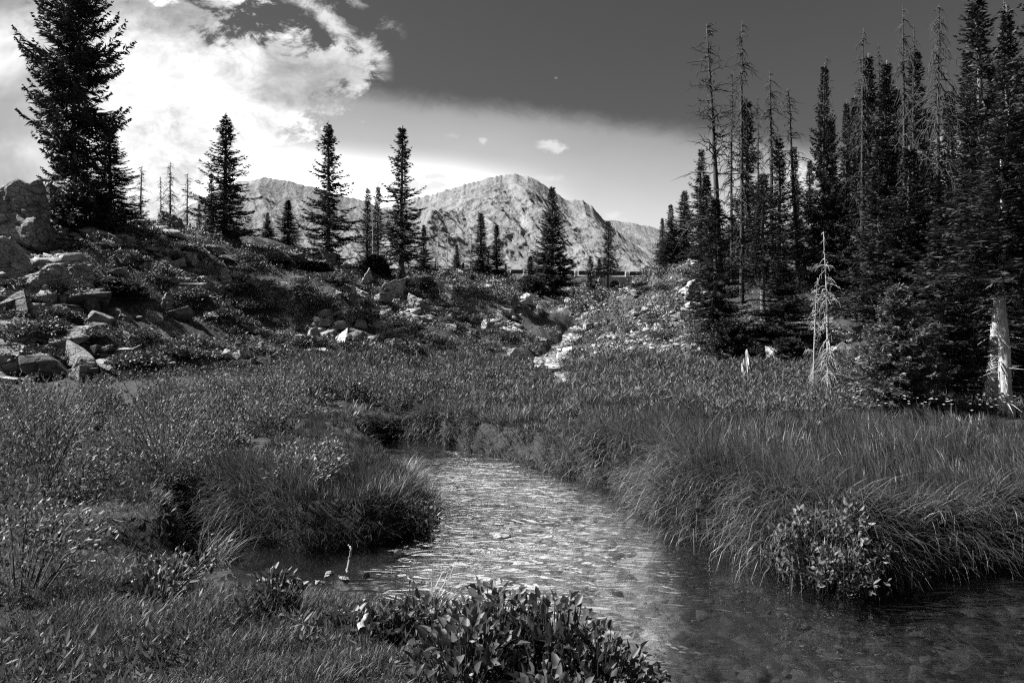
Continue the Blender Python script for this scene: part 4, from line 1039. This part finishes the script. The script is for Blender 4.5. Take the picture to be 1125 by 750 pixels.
def gp(px, py, z): x, y_ = W(px, py, z); return (x, y_, z)
stick('driftwood', [gp(398, 690, .30), gp(405, 672, .36), gp(402, 660, .42)], .022, 'short pale twisted stick in the foreground grass')
stick('dry_stem', [gp(382, 628, .12), gp(384, 614, .2), gp(386, 603, .28), gp(383, 598, .30)], .012, 'curled dry pale stem standing over the side channel', 'dry', 'stem')
stick('fallen_log', [(p := at(878, 330, 22))+np.array([0,0,.0]), at(905, 331, 22), at(955, 326, 22.5), at(1010, 327, 23)], .07, 'long fallen pole lying across the slope in the wood', 'deadwood', 'log')

# ------------------------------------------------------------------ plants
def in_px(X, Y): return CX + F * X / Y
# tall grass of the right bank and its meadow, growing in tussocks
r = np.random.default_rng(101)
acc = Acc(); e = .12
def grassland(acc, n, win, cond, per, hgt, wid, r, edge_w=.6, droop=1.0):
    X, Y = sample(n, *win, r); d = sdf(X, Y); px = in_px(X, Y)
    k = cond(px, X, Y, d); X, Y, d = X[k], Y[k], d[k]; m_ = len(X)
    gx = (sdf(X + e, Y) - sdf(X - e, Y)); gy = (sdf(X, Y + e) - sdf(X, Y - e)); edge = 1 - sstep(.05, edge_w, d)
    c = fbm(X * 1.3, Y * 1.3, 4)
    wind = 3.4 + 5 * (fbm(X * .6, Y * .6, 2) - .5)
    hd = np.where(r.random(m_) < edge * 1.2, np.arctan2(-gy, -gx) + r.normal(0, .35, m_), wind + r.normal(0, .7, m_))
    Lc = hgt(Y) * (.55 + .9 * sstep(.3, .7, c)) * r.uniform(.7, 1.25, m_) * (1 + .45 * edge)
    tone = np.clip(.15 + .9 * (c - .3) + r.normal(0, .16, m_), 0, 1)
    bend = np.abs(r.normal(.55, .35, m_)) + edge * 1.5 * droop
    R_ = lambda q: np.repeat(q, per)
    M_ = m_ * per; a_ = r.uniform(0, 6.28, M_); sp = r.random(M_) ** .5 * .06
    bx = R_(X) + np.cos(a_) * sp; by = R_(Y) + np.sin(a_) * sp
    dd = sdf(bx, by); kk = dd > .0
    z = ground(bx, by)
    hh = R_(hd) + r.normal(0, .55, M_)
    B = np.stack([bx, by, z - .02], 1)[kk]
    blades(acc, B, hh[kk], (R_(Lc) * r.uniform(.55, 1.15, M_))[kk], (wid(R_(Y)) * r.uniform(.6, 1.35, M_))[kk], (np.abs(r.normal(.18, .14, M_)) + .25 * R_(edge))[kk],
           (R_(bend) * r.uniform(.5, 1.4, M_))[kk], r, 5, tone=np.clip(R_(tone) + r.normal(0, .18, M_), 0, 1)[kk])
grassland(acc, 13500, (380, 1420, 4.6, 17.5), lambda px, X, Y, d: (d > .03) & ((px > 470) | ((px > 380) & (Y > 11.2))) & ~((px < 800) & (Y > 13.2 + 1.5 * vnoise(X, Y))), 12,
          lambda Y: np.interp(Y, [5, 8, 10, 17], [.34, .31, .2, .24]), lambda Y: np.maximum(.007, Y * .0012), r)
grassland(acc, 4200, (640, 1420, 4.4, 9.5), lambda px, X, Y, d: (d > .02) & (d < .5), 12, lambda Y: np.full(Y.shape, .4), lambda Y: np.maximum(.008, Y * .0013), r, .5, 1.25)
grassland(acc, 1500, (440, 720, 8.6, 13.6), lambda px, X, Y, d: (d > .0) & (d < .7) & (X > -1.6), 14, lambda Y: np.full(Y.shape, .17), lambda Y: np.maximum(.008, Y * .0012), r, .4, .4)
tag(link('meadow_grass', acc.mesh('meadow_grass', M['grass'])), 'tall drooping grass of the meadow along the right bank', 'grass', kind='stuff')
# sedge on the little tongue of land and the left bank
acc = Acc()
grassland(acc, 6500, (60, 500, 5.5, 12.5), lambda px, X, Y, d: (d > .0) & (px > np.interp(Y, [5.5, 6.5, 8, 9.5, 12], [215, 225, 270, 320, 360])) & (r.random(len(X)) > .75 * near_bank(X, Y)) & (px > 70), 13,
          lambda Y: np.interp(Y, [5.5, 6.5, 8, 9.5, 12], [.27, .26, .15, .10, .12]), lambda Y: np.maximum(.006, Y * .001), r, .4, .55)
# grass hanging over the bank faces at the head of the side channel and at the far bend
grassland(acc, 1100, (385, 485, 11.6, 13.4), lambda px, X, Y, d: (d > .0) & (d < .6), 13, lambda Y: np.full(Y.shape, .2), lambda Y: np.full(Y.shape, .014), r, .4, 1.2)
grassland(acc, 900, (120, 270, 5.8, 7.6), lambda px, X, Y, d: (d > .0) & (d < .5), 13, lambda Y: np.full(Y.shape, .17), lambda Y: np.full(Y.shape, .008), r, .4, 1.1)
# foreground turf
X, Y = sample(155000, -260, 800, 2.3, 8.6, r); d = sdf(X, Y); px = in_px(X, Y); k = d > .02
k &= ~((px > 200) & (Y > 5.6)) & ((d > .3) | (px < 200) | (px > 450))
X, Y, d = X[k], Y[k], d[k]; n = len(X); z = ground(X, Y); clump = fbm(X * 2.0, Y * 2.0, 4); edge = 1 - sstep(.05, .35, d)
L = (.03 + .105 * sstep(.3, .75, clump)) * r.uniform(.6, 1.3, n) * (1 - .6 * sstep(4.6, 5.3, Y) * (in_px(X, Y) > 180) * (in_px(X, Y) < 440))
blades(acc, np.stack([X, Y, z - .01], 1), r.uniform(0, 6.28, n), L, .005 * r.uniform(.6, 1.5, n), np.abs(r.normal(.25, .25, n)), np.abs(r.normal(.7, .5, n)), r, 4, tone=np.clip(r.random(n) * .6 + .5 * (clump - .3), 0, 1))
tag(link('sedge_grass', acc.mesh('sedge_grass', M['grass_dark'])), 'short dark sedge and turf on the near bank and the tongue of land', 'grass', kind='stuff')

# small herbs in the turf
def near_herbs():
    X, Y = sample(3600, -260, 800, 2.4, 7.4, r); d = sdf(X, Y); px = in_px(X, Y)
    k = (d > .08) & ~((px > 200) & (Y > 5.5)) & (fbm(X * 1.7 + 4, Y * 1.7, 3) > .52) & ((d > 1.1) | (px < 200) | (px > 450))
    X, Y = X[k], Y[k]
    tufts(acc, X, Y, ground(X, Y), 12, .035 + .03 * r.random(len(X)), .013, r, .045, .6, .1, .06)

# willow thicket on the left
def shrub(acc, X, Y, z, h, rad, nst, nl, r, Ls, Ws, tone0=0):
    az = r.uniform(0, 6.28, nst); sp = r.random(nst) ** .5 * rad; hh = h * (1 - .5 * (sp / rad) ** 2) * r.uniform(.6, 1.12, nst)
    b0 = np.stack([X + np.cos(az) * sp * .3, Y + np.sin(az) * sp * .3, np.full(nst, z)], 1)
    tip = np.stack([X + np.cos(az) * sp, Y + np.sin(az) * sp, z + hh], 1)
    s = r.uniform(.3, 1.03, (nst, nl)) ** .8
    P = b0[:, None] * (1 - s[..., None]) + tip[:, None] * s[..., None]
    P[..., 2] += (hh[:, None] * .25 * np.sin(np.pi * np.clip(s, 0, 1)))
    P = P.reshape(-1, 3) + r.normal(0, .035, (nst * nl, 3))
    ax = np.repeat(tip - b0, nl, 0); ax /= np.linalg.norm(ax, axis=1, keepdims=True)
    ax = ax * .8 + rv(nst * nl, r) * .75
    n = len(P)
    leaves(acc, P, ax, Ls * r.uniform(.6, 1.3, n), Ws * r.uniform(.7, 1.3, n), r, tone=np.clip(r.random(n) * .7 + .1 + tone0, 0, 1))
    for q in range(0, nst, 2):
        tube(acc, [b0[q], (b0[q] + tip[q]) / 2 + np.array([0, 0, hh[q] * .2]), tip[q]], [.006, .005, .003], 3, tone=.15, cap=False)
r = np.random.default_rng(202); acc = Acc(); cnt = 0; placed = []
for it in range(6000):
    px = r.uniform(-330, 600); Y = math.exp(r.uniform(math.log(5), math.log(21)))
    if it < 22: px = -330 + it * 27.0; Y = np.interp(px, [-330, 0, 120, 220, 300, 360], [4.9, 5.8, 6.4, 7.5, 8.8, 10.6])
    X = (px - CX) / F * Y
    lim = np.interp(px, [-330, 0, 120, 220, 290, 335, 420, 480, 600], [4.8, 5.7, 6.3, 7.4, 9.0, 13.0, 13.9, 14.4, 16.5])
    far_ = np.interp(px, [-330, 100, 330, 480, 600], [11.5, 12.5, 15.5, 17.5, 19.5])
    if Y < lim or Y > far_: continue
    if sdf(np.array([X]), np.array([Y]))[0] < .5 or creek_d(np.array([X]), np.array([Y]))[0] < 1.1: continue
    v = vnoise(np.array([X * .75 + 3]), np.array([Y * .75]))[0]
    h = np.interp(Y, [5.5, 7, 10, 13, 15, 18], [1.0, 1.0, .92, .72, .52, .42]) * (.40 + .85 * v) * r.uniform(.85, 1.15)
    if it < 22: h = r.uniform(.78, 1.02)
    rad = max(.3, h * r.uniform(.65, .95)); nl = int(2100 * (h / .8) * np.interp(Y, [7, 18], [1, .55]))
    if any((X - a_) ** 2 + (Y - b_) ** 2 < (.76 * (rad + c_)) ** 2 for a_, b_, c_ in placed): continue
    placed.append((X, Y, rad))
    z = gz(X, Y) - .05
    v3 = rv(nl, r); v3[:, 2] = np.abs(v3[:, 2]) * 1.1 - .25
    lob = 1 + .28 * np.sin(3 * np.arctan2(v3[:, 1], v3[:, 0]) + it) * np.cos(4 * v3[:, 2] + it * 2)
    P = v3 * (r.random((nl, 1)) ** .35 * r.uniform(.8, 1.1, (nl, 1)) * lob[:, None]) * np.array([rad, rad, h])
    P[:, 2] = np.maximum(P[:, 2], r.uniform(0, .2, nl)); P += np.array([X, Y, z])
    ax = v3 * .6 + rv(nl, r) * .6 + np.array([0, 0, .5])
    sc = np.interp(Y, [7, 18], [1, 2.0])
    leaves(acc, P, ax, .042 * sc * r.uniform(.6, 1.35, nl), .02 * sc * r.uniform(.7, 1.3, nl), r, tone=np.clip(r.random(nl) * .7 + .1 + r.normal(0, .16), 0, 1))
    for q in range(12):                            # stems, some standing out of the top
        a_ = r.uniform(0, 6.28); o_ = r.uniform(.2, 1.0) * rad; t_ = np.array([X + math.cos(a_) * o_, Y + math.sin(a_) * o_, z + h * r.uniform(.7, 1.18)])
        tube(acc, [(X, Y, z), (t_ + np.array([X, Y, z])) / 2 + np.array([0, 0, .12 * h]), t_], [.007, .005, .003], 3, tone=.15, cap=False)
        k_ = 14; f_ = r.uniform(.55, 1.0, (k_, 1)); Pq = np.array([[X, Y, z]]) * (1 - f_) + t_ * f_ + r.normal(0, .02, (k_, 3))
        leaves(acc, Pq, rv(k_, r) * .7 + np.array([0, 0, .7]), .034 * sc, .015 * sc, r)
    cnt += 1
    if cnt >= 300: break
tag(link('willow_thicket', acc.mesh('willow_thicket', M['willow'])), 'dense low willow thicket filling the left bank below the slope', 'thicket', kind='stuff')

# herbs of the middle meadow and the slope foot
def tufts(acc, X, Y, z, nl, L, Wd, r, spread=.1, up=1.0, tone0=0, h=.1):
    n = len(X); B = np.repeat(np.stack([X, Y, z], 1), nl, 0); m_ = len(B)
    spr = np.repeat(np.broadcast_to(spread, (n,)), nl)
    B = B + np.stack([r.normal(0, 1, m_) * spr, r.normal(0, 1, m_) * spr, np.abs(r.normal(0, h, m_))], 1)
    ax = rv(m_, r) * .8; ax[:, 2] = np.abs(ax[:, 2]) + up * r.random(m_)
    sc = np.repeat(r.uniform(.7, 1.3, n), nl)
    diamonds(acc, B, ax, np.repeat(np.broadcast_to(L, (n,)), nl) * sc * r.uniform(.6, 1.3, m_), np.repeat(np.broadcast_to(Wd, (n,)), nl) * r.uniform(.7, 1.3, m_), r,
             tone=np.clip(np.repeat(r.random(n) * .5 + tone0, nl) + r.random(m_) * .4, 0, 1))
acc = Acc()
X, Y = sample(9500, 330, 860, 12.0, 23.5, r); d = sdf(X, Y); px = in_px(X, Y)
k = (d > .15) & (tab(X, Y) < 1.12 + .25 * vnoise(X, Y)) & (creek_d(X, Y) > creek_w(Y) * 1.0) & ~((px < 470) & (Y < 14.5)) & ~((px > 640) & (Y < 13.5)) ; k &= fbm(X * .55 + 2, Y * .55, 4) > .4
X, Y = X[k], Y[k]
tufts(acc, X, Y, ground(X, Y), 24, (.004 + .009 * fbm(X * .7, Y * .7, 3)) * Y, .0019 * Y, r, .13, .7, .6 * (fbm(X * .8, Y * .8, 3) - .45), .08)
X, Y = sample(1500, 700, 1300, 12.0, 17, r); k = sdf(X, Y) > .3; X, Y = X[k], Y[k]
tufts(acc, X, Y, ground(X, Y), 24, .11, .024, r, .12, .9, .0, .12)
tag(link('meadow_herbs', acc.mesh('meadow_herbs', M['forb'])), 'leafy herbs filling the middle meadow below the cascade', 'herbs', kind='stuff')

acc = Acc(); r = np.random.default_rng(191); near_herbs()
tag(link('turf_herbs', acc.mesh('turf_herbs', M['forb'])), 'small leafy herbs growing through the near turf', 'herbs', kind='stuff')
acc = Acc()
X, Y = sample(24000, -200, 1300, 15.5, 55, r); px = in_px(X, Y)
g = fbm(X * .4, Y * .4, 3)
bare = ((px > 650) & (px < 960)) | (px < 100)
k = (tab(X, Y) > .9) & (g > np.where(bare, .46, .41)) & ~((px < 108) & (Y < 19.5) & (g < .6)) & (creek_d(X, Y) > creek_w(Y) * 1.15) & ~((Y > 57) & (Y < 62)); X, Y = X[k], Y[k]
tufts(acc, X, Y, ground(X, Y), 22, .0035 * Y, .0018 * Y, r, .006 * Y, .4, .0, .05)
tag(link('heath', acc.mesh('heath', M['heath'])), 'low dark heath and grass covering the slopes between the rocks', 'heath', kind='stuff')
# low bushes standing out on the slopes
def bush_mesh(name, seed, n=1500):
    r = np.random.default_rng(seed); acc = Acc()
    lob = [(np.append(r.uniform(-.6, .6, 2), r.uniform(.15, .5)), r.uniform(.35, .6)) for _ in range(7)]
    for c, R_ in lob:
        v = rv(n // 7, r); v[:, 2] = np.abs(v[:, 2]) * .9 - .15
        P = c + v * R_ * r.uniform(.6, 1.08, (len(v), 1)); k = P[:, 2] > -.1; P = P[k]; v = v[k]
        diamonds(acc, P, v + rv(len(v), r) * .8, r.uniform(.08, .17, len(v)), r.uniform(.04, .08, len(v)), r)
    return acc.mesh(name, M['heath'])
BU = [bush_mesh('bush_shape', s) for s in (1, 2, 3, 4)]
r = np.random.default_rng(77)
def bushes(n, win, smin, smax, label, group, seed):
    r = np.random.default_rng(seed)
    for px, py, Y in scatter_px(n, *win, r):
        X = (px - CX) / F * Y; s = r.uniform(smin, smax)
        if creek_d(np.array([X]), np.array([Y]))[0] < 1.5: continue
        o = link('bush', BU[int(r.integers(4))], None, (X, Y, gz(X, Y) - .05)); o.scale = (s, s, s * r.uniform(.55, .85)); o.rotation_euler = (0, 0, r.uniform(0, 6.28))
        tag(o, label, 'bush', group)
bushes(60, (-20, 330, 285, 405), .35, .85, 'low dark rounded bush on the left hillside', 'bushes on the left hillside', 1)
bushes(50, (330, 560, 300, 400), .35, .9, 'low dark bush on the slope left of the brook', 'bushes on the slope left of the brook', 2)
bushes(28, (640, 830, 310, 400), .25, .6, 'low dark bush on the stony slope right of the brook', 'bushes on the slope right of the brook', 3)
bushes(30, (840, 1125, 260, 430), .3, .8, 'shaded bush on the floor of the right hand wood', 'bushes under the wood', 4)

# broad leaved waterside plants
def leafy(name, px, py, z, n, rad, h, Ls, label, seed, stems=False, mat='broad'):
    r = np.random.default_rng(seed); X, Y = W(px, py, z); zb = gz(X, Y)
    n = int(n * 1.45); Ls = Ls * .84
    acc = Acc()
    a = r.uniform(0, 6.28, n); q = r.random(n) ** .6 * rad; hh = h * r.uniform(.25, 1.05, n) * (1 - .45 * (q / rad) ** 2)
    B = np.stack([np.cos(a) * q, np.sin(a) * q, hh], 1)
    ax = np.stack([np.cos(a) * r.uniform(.1, .8, n), np.sin(a) * r.uniform(.1, .8, n), r.uniform(.15, 1.2, n)], 1) + rv(n, r) * .45
    nor = np.array([[0, 0, 1.]]) + rv(n, r) * .7
    leaves(acc, B, ax, Ls * r.uniform(.35, 1.3, n), Ls * .62 * r.uniform(.75, 1.2, n), r, nor=nor, fold=.3)
    for i in range(0, n, 2): tube(acc, [(B[i][0] * .4, B[i][1] * .4, -.05), B[i] * np.array([.8, .8, .6]), B[i]], [.004, .004, .003], 3, tone=.4, cap=False)
    o = link(name, acc.mesh(name, M[mat]), None, (X, Y, zb)); tag(o, label, 'plant')
PL = [
 (545, 700, .2, 260, .3, .40, .075, 'broad leaved clump at the water edge, left one of the big leafy foreground bank'),
 (605, 712, .2, 300, .3, .42, .075, 'tallest broad leaved clump of the big leafy foreground bank'),
 (655, 740, .15, 250, .26, .34, .07, 'broad leaved clump at the lower right end of the leafy foreground bank'),
 (700, 765, .1, 200, .22, .24, .06, 'low broad leaved clump running into the water at the bottom edge'),
 (510, 735, .22, 200, .26, .30, .085, 'large leaved clump with pale turned leaves beside the foreground turf'),
 (600, 765, .22, 230, .28, .28, .075, 'dark broad leaved clump at the bottom edge under the leafy bank'),
 (470, 676, .2, 150, .22, .26, .07, 'leafy clump at the bend of the near bank left of the leafy foreground bank'),
 (425, 680, .2, 110, .2, .17, .075, 'leafy clump with spiky grass beside the curled dry stem'),
 (388, 680, .2, 70, .16, .1, .075, 'small leafy clump right of the three bright stones'),
 (300, 680, .2, 150, .18, .22, .055, 'upright leafy plant left of the three bright stones'),
 (170, 655, .3, 110, .2, .16, .06, 'small leafy clump in the turf on the left foreground'),
 (455, 560, .2, 190, .26, .32, .07, 'leafy clump at the right tip of the grassy tongue'),
 (222, 572, .25, 150, .22, .16, .06, 'pale leafy clump at the head of the side channel'),
 (185, 622, .25, 150, .28, .2, .06, 'leafy clump on the near side of the side channel head'),
]
for q, p in enumerate(PL): leafy('leafy_plant', *p, seed=300 + q)
def waterside_shrub(px, py, zz, h, rad, nst, nl, label, seed, Ls=.05, Ws=.025):
    r = np.random.default_rng(seed); X, Y = W(px, py, zz); acc = Acc()
    shrub(acc, 0, 0, 0, h, rad, nst, nl, r, Ls, Ws, .08)
    tag(link('shrub', acc.mesh('shrub', M['willow']), None, (X, Y, gz(X, Y) - .03)), label, 'shrub')
waterside_shrub(905, 628, .1, .75, .42, 60, 34, 'leafy willow shrub hanging over the dark water on the right bank', 5)
waterside_shrub(912, 648, -.02, .3, .2, 18, 14, 'small leafy sprig dipping into the water under the willow shrub', 6)
waterside_shrub(352, 503, .4, .36, .4, 40, 30, 'round low shrub where the stream leaves the willow thicket', 7, .04, .018)
waterside_shrub(330, 530, .4, .5, .6, 46, 22, 'leafy shrub on the back of the grassy tongue', 8, .045, .02)
waterside_shrub(20, 640, .4, .6, .55, 46, 24, 'leafy shrub at the left edge of the foreground', 9, .04, .02)
# little white flowers of the meadow
r = np.random.default_rng(55); acc = Acc()
X, Y = sample(150, 930, 1115, 10.2, 12.8, r); z = ground(X, Y) + r.uniform(.3, .45, len(X))
for q in range(len(X)):
    if r.random() < .55: continue
    n = 5; a = np.arange(n) * 1.2566
    leaves(acc, np.repeat([[X[q], Y[q], z[q]]], n, 0), np.stack([np.cos(a), np.sin(a), np.full(n, .5)], 1), .028, .02, r, nor=np.repeat([[0, 0, 1.]], n, 0))
tag(link('meadow_flowers', acc.mesh('meadow_flowers', M['petal'])), 'scatter of tiny white flowers in the grass before the wood', 'flowers', kind='stuff')

# ------------------------------------------------------------------ camera, sun, sky
cd = bpy.data.cameras.new('camera'); cam = bpy.data.objects.new('camera', cd); C.objects.link(cam)
cd.sensor_width = 36; cd.lens = 24; cd.clip_end = 20000; cd.clip_start = .05
cam.location = (0, 0, EYE); cam.rotation_euler = (math.radians(90), 0, 0); scene.camera = cam
SUN = Vector((-.72, .10, .80)).normalized()
sl = bpy.data.lights.new('sun', 'SUN'); sl.energy = 5.0; sl.angle = math.radians(.5); sl.color = (1, 1, 1)
so = bpy.data.objects.new('sun', sl); C.objects.link(so); so.location = (0, 0, 60); so.rotation_euler = SUN.to_track_quat('Z', 'Y').to_euler()

w = bpy.data.worlds.new('World'); scene.world = w; w.use_nodes = True; nt = w.node_tree
bg = nt.nodes['Background']; bg.inputs['Strength'].default_value = .036
sky = N(nt, 'ShaderNodeTexSky', sky_type='NISHITA'); sky.sun_disc = False
sky.sun_elevation = math.asin(SUN.z); sky.sun_rotation = math.atan2(SUN.x, SUN.y); sky.altitude = 3000; sky.air_density = 1.0; sky.dust_density = .3
sp = N(nt, 'ShaderNodeSeparateColor'); nt.links.new(sky.outputs[0], sp.inputs[0])
base = math_(nt, 'MULTIPLY', sp.outputs[0], 1.0)
tc = N(nt, 'ShaderNodeTexCoord'); sx = N(nt, 'ShaderNodeSeparateXYZ'); nt.links.new(tc.outputs['Generated'], sx.inputs[0])
yc = math_(nt, 'MAXIMUM', sx.outputs[1], .12)
uu = math_(nt, 'DIVIDE', sx.outputs[0], yc); vv = math_(nt, 'DIVIDE', sx.outputs[2], yc)
cb = N(nt, 'ShaderNodeCombineXYZ'); nt.links.new(uu, cb.inputs[0]); nt.links.new(vv, cb.inputs[1])
def nz(scale, det, rough, rot=0, st=(1, 1, 1), dist=0, off=0):
    mp = N(nt, 'ShaderNodeMapping'); mp.inputs['Rotation'].default_value = (0, 0, rot); mp.inputs['Scale'].default_value = st; mp.inputs['Location'].default_value = (off, off * .7, off)
    nt.links.new(cb.outputs[0], mp.inputs[0])
    n_ = N(nt, 'ShaderNodeTexNoise', Scale=scale, Detail=det, Roughness=rough, Distortion=dist); nt.links.new(mp.outputs[0], n_.inputs['Vector']); return n_.outputs[0]
def lin(a, b_, c): return math_(nt, 'ADD', math_(nt, 'ADD', math_(nt, 'MULTIPLY', uu, a), math_(nt, 'MULTIPLY', vv, b_)), c)
def sm(x, lo, hi):
    n_ = N(nt, 'ShaderNodeMapRange', interpolation_type='SMOOTHSTEP'); nt.links.new(x, n_.inputs['Value'])
    n_.inputs['From Min'].default_value = lo; n_.inputs['From Max'].default_value = hi; return n_.outputs[0]
def pxline(x0, y0, x1, y1):
    """signed distance (in u, v) to the line through two directions; positive on its left when going from 0 to 1"""
    u0, v0, u1, v1 = (x0 - CX) / F, (CY - y0) / F, (x1 - CX) / F, (CY - y1) / F
    du, dv = u1 - u0, v1 - v0; L = math.hypot(du, dv)
    return lin(-dv / L, du / L, (u0 * dv - v0 * du) / L)
def mul(a, b_): return math_(nt, 'MULTIPLY', a, b_)
def add(a, b_): return math_(nt, 'ADD', a, b_)
def mixv(f, a, b_):
    x = N(nt, 'ShaderNodeMix', data_type='FLOAT'); nt.links.new(f, x.inputs[0])
    for q, idx in ((a, 2), (b_, 3)):
        if isinstance(q, (int, float)): x.inputs[idx].default_value = q
        else: nt.links.new(q, x.inputs[idx])
    return x.outputs[0]
nB = nz(3, 6, .6); nW = nz(5, 10, .62, .5, (1, 2.0, 1), .5); nF = nz(13, 12, .72, .5, (1, 1.5, 1), .35, 3.1); nS = nz(3.2, 5, .55, .2, (1, 1.6, 1), .3, 7)
# low bank of haze cloud: below a straight slanting edge
sdB = mul(pxline(400, 98, 760, 140), -1.0)
mB = sm(add(sdB, mul(math_(nt, 'SUBTRACT', nF, .5), .04)), -.012, .03)
vB = N(nt, 'ShaderNodeMapRange'); nt.links.new(sdB, vB.inputs['Value']); vB.inputs['From Min'].default_value = 0; vB.inputs['From Max'].default_value = .17; vB.inputs['To Min'].default_value = 3.7; vB.inputs['To Max'].default_value = 9.0
cB = mul(mul(vB.outputs[0], add(mul(nS, .35), .82)), add(1.0, mul(mul(sm(sdB, .07, .16), sm(mul(uu, -1), -.12, .1)), 2.6)))
col = mixv(mul(mB, sm(sx.outputs[1], .1, .35)), base, cB)
# bright cumulus on the left
sd1 = mul(pxline(150, -10, 430, 55), -1.0); sd2 = pxline(300, 172, 432, 62)
sdA = math_(nt, 'MINIMUM', sd1, sd2)
sdA = add(sdA, mul(math_(nt, 'SUBTRACT', nW, .52), .22)); sdA = add(sdA, mul(math_(nt, 'SUBTRACT', nF, .5), .18))
mA = sm(sdA, -.008, .02)
edgeA = math_(nt, 'SUBTRACT', 1.0, sm(sdA, .05, .22))
cA = mul(add(mul(sm(nS, .42, .66), -7.0), 12.5), add(mul(mul(math_(nt, 'SUBTRACT', nF, .5), 2.2), edgeA), .95))
col = mixv(mul(mA, sm(sx.outputs[1], .1, .35)), col, cA)
# unseen cloud glow added left of the picture, for glints and fill light
mH = mul(sm(mul(uu, -1), .85, 1.2), mul(sm(vv, .15, .5), sm(sx.outputs[1], .1, .3)))
col = mixv(mH, col, 70.0)
mC = mul(sm(add(mul(pxline(-40, 60, 90, -20), 1.0), mul(math_(nt, 'SUBTRACT', nF, .5), .1)), -.01, .07), sm(vv, .4, .46))
col = mixv(mul(mC, mul(sm(mul(uu, -1), .6, .66), math_(nt, 'SUBTRACT', 1.0, sm(mul(uu, -1), .8, .95)))), col, 1.6)
# unseen broken cloud added above the picture so the ripples glint
mU = mul(mul(sm(add(vv, mul(math_(nt, 'SUBTRACT', nW, .5), .5)), .56, .64), math_(nt, 'SUBTRACT', 1.0, sm(vv, 1.1, 1.4))), mul(mul(sm(uu, -.75, -.5), math_(nt, 'SUBTRACT', 1.0, sm(add(uu, mul(nW, .4)), .15, .55))), sm(sx.outputs[1], .1, .3)))
col = mixv(mul(mU, sm(nF, .38, .54)), col, 48.0)
# wisps above it
sdW = math_(nt, 'SUBTRACT', .022, math_(nt, 'ABSOLUTE', pxline(325, -5, 425, 70)))
mW = mul(sm(add(sdW, mul(math_(nt, 'SUBTRACT', nF, .5), .12)), 0, .03), mul(sm(uu, -.36, -.30), sm(mul(uu, -1), .17, .2)))
col = mixv(mW, col, 9.0)
sdW2 = math_(nt, 'SUBTRACT', .012, math_(nt, 'ABSOLUTE', pxline(370, -8, 445, 38)))
mW2 = mul(sm(add(sdW2, mul(math_(nt, 'SUBTRACT', nF, .5), .13)), 0, .03), mul(sm(uu, -.3, -.24), sm(mul(uu, -1), .15, .19)))
col = mixv(mW2, col, 7.0)
# grey veil high on the left
mV = mul(sm(add(pxline(345, 0, 150, 60), mul(math_(nt, 'SUBTRACT', nW, .5), .5)), -.1, .35), .55)
# small puffs
for (x, y_, rx_, ry_, val) in [(607, 161, 17, 9, 8.5), (605, 196, 24, 7, 8.5), (530, 155, 6, 5, 8.0), (500, 149, 12, 5, 6.5), (676, 240, 20, 9, 9.5), (462, 205, 70, 26, 10.0), (611, 86, 3, 2, 3.0), (890, 195, 40, 30, 10), (1045, 180, 40, 40, 9.5)]:
    a = mul(math_(nt, 'SUBTRACT', uu, (x - CX) / F), F / rx_); b_ = mul(math_(nt, 'SUBTRACT', vv, (CY - y_) / F), F / ry_)
    q = math_(nt, 'SUBTRACT', 1.0, math_(nt, 'SQRT', add(mul(a, a), mul(b_, b_))))
    mP = sm(add(q, mul(math_(nt, 'SUBTRACT', nz(34, 8, .7, 0, (1, 1.6, 1), .5, x * .01), .52), 3.6)), 0, .8)
    mP = mul(mP, sm(q, -1.0, .4))
    col = mixv(mP, col, val)
nt.links.new(col, bg.inputs['Color'])

vs = scene.view_settings; vs.view_transform = 'Standard'; vs.look = 'None'; vs.exposure = 1.35; vs.gamma = 1; vs.use_curve_mapping = False
scene.cycles.max_bounces = 6; scene.cycles.diffuse_bounces = 2; scene.cycles.glossy_bounces = 3; scene.cycles.transmission_bounces = 4; scene.cycles.transparent_max_bounces = 8
scene.cycles.use_denoising = False; scene.cycles.use_adaptive_sampling = False; scene.cycles.sample_clamp_indirect = 3.0; scene.cycles.filter_width = 1.2
scene.cycles.caustics_reflective = False; scene.cycles.caustics_refractive = False
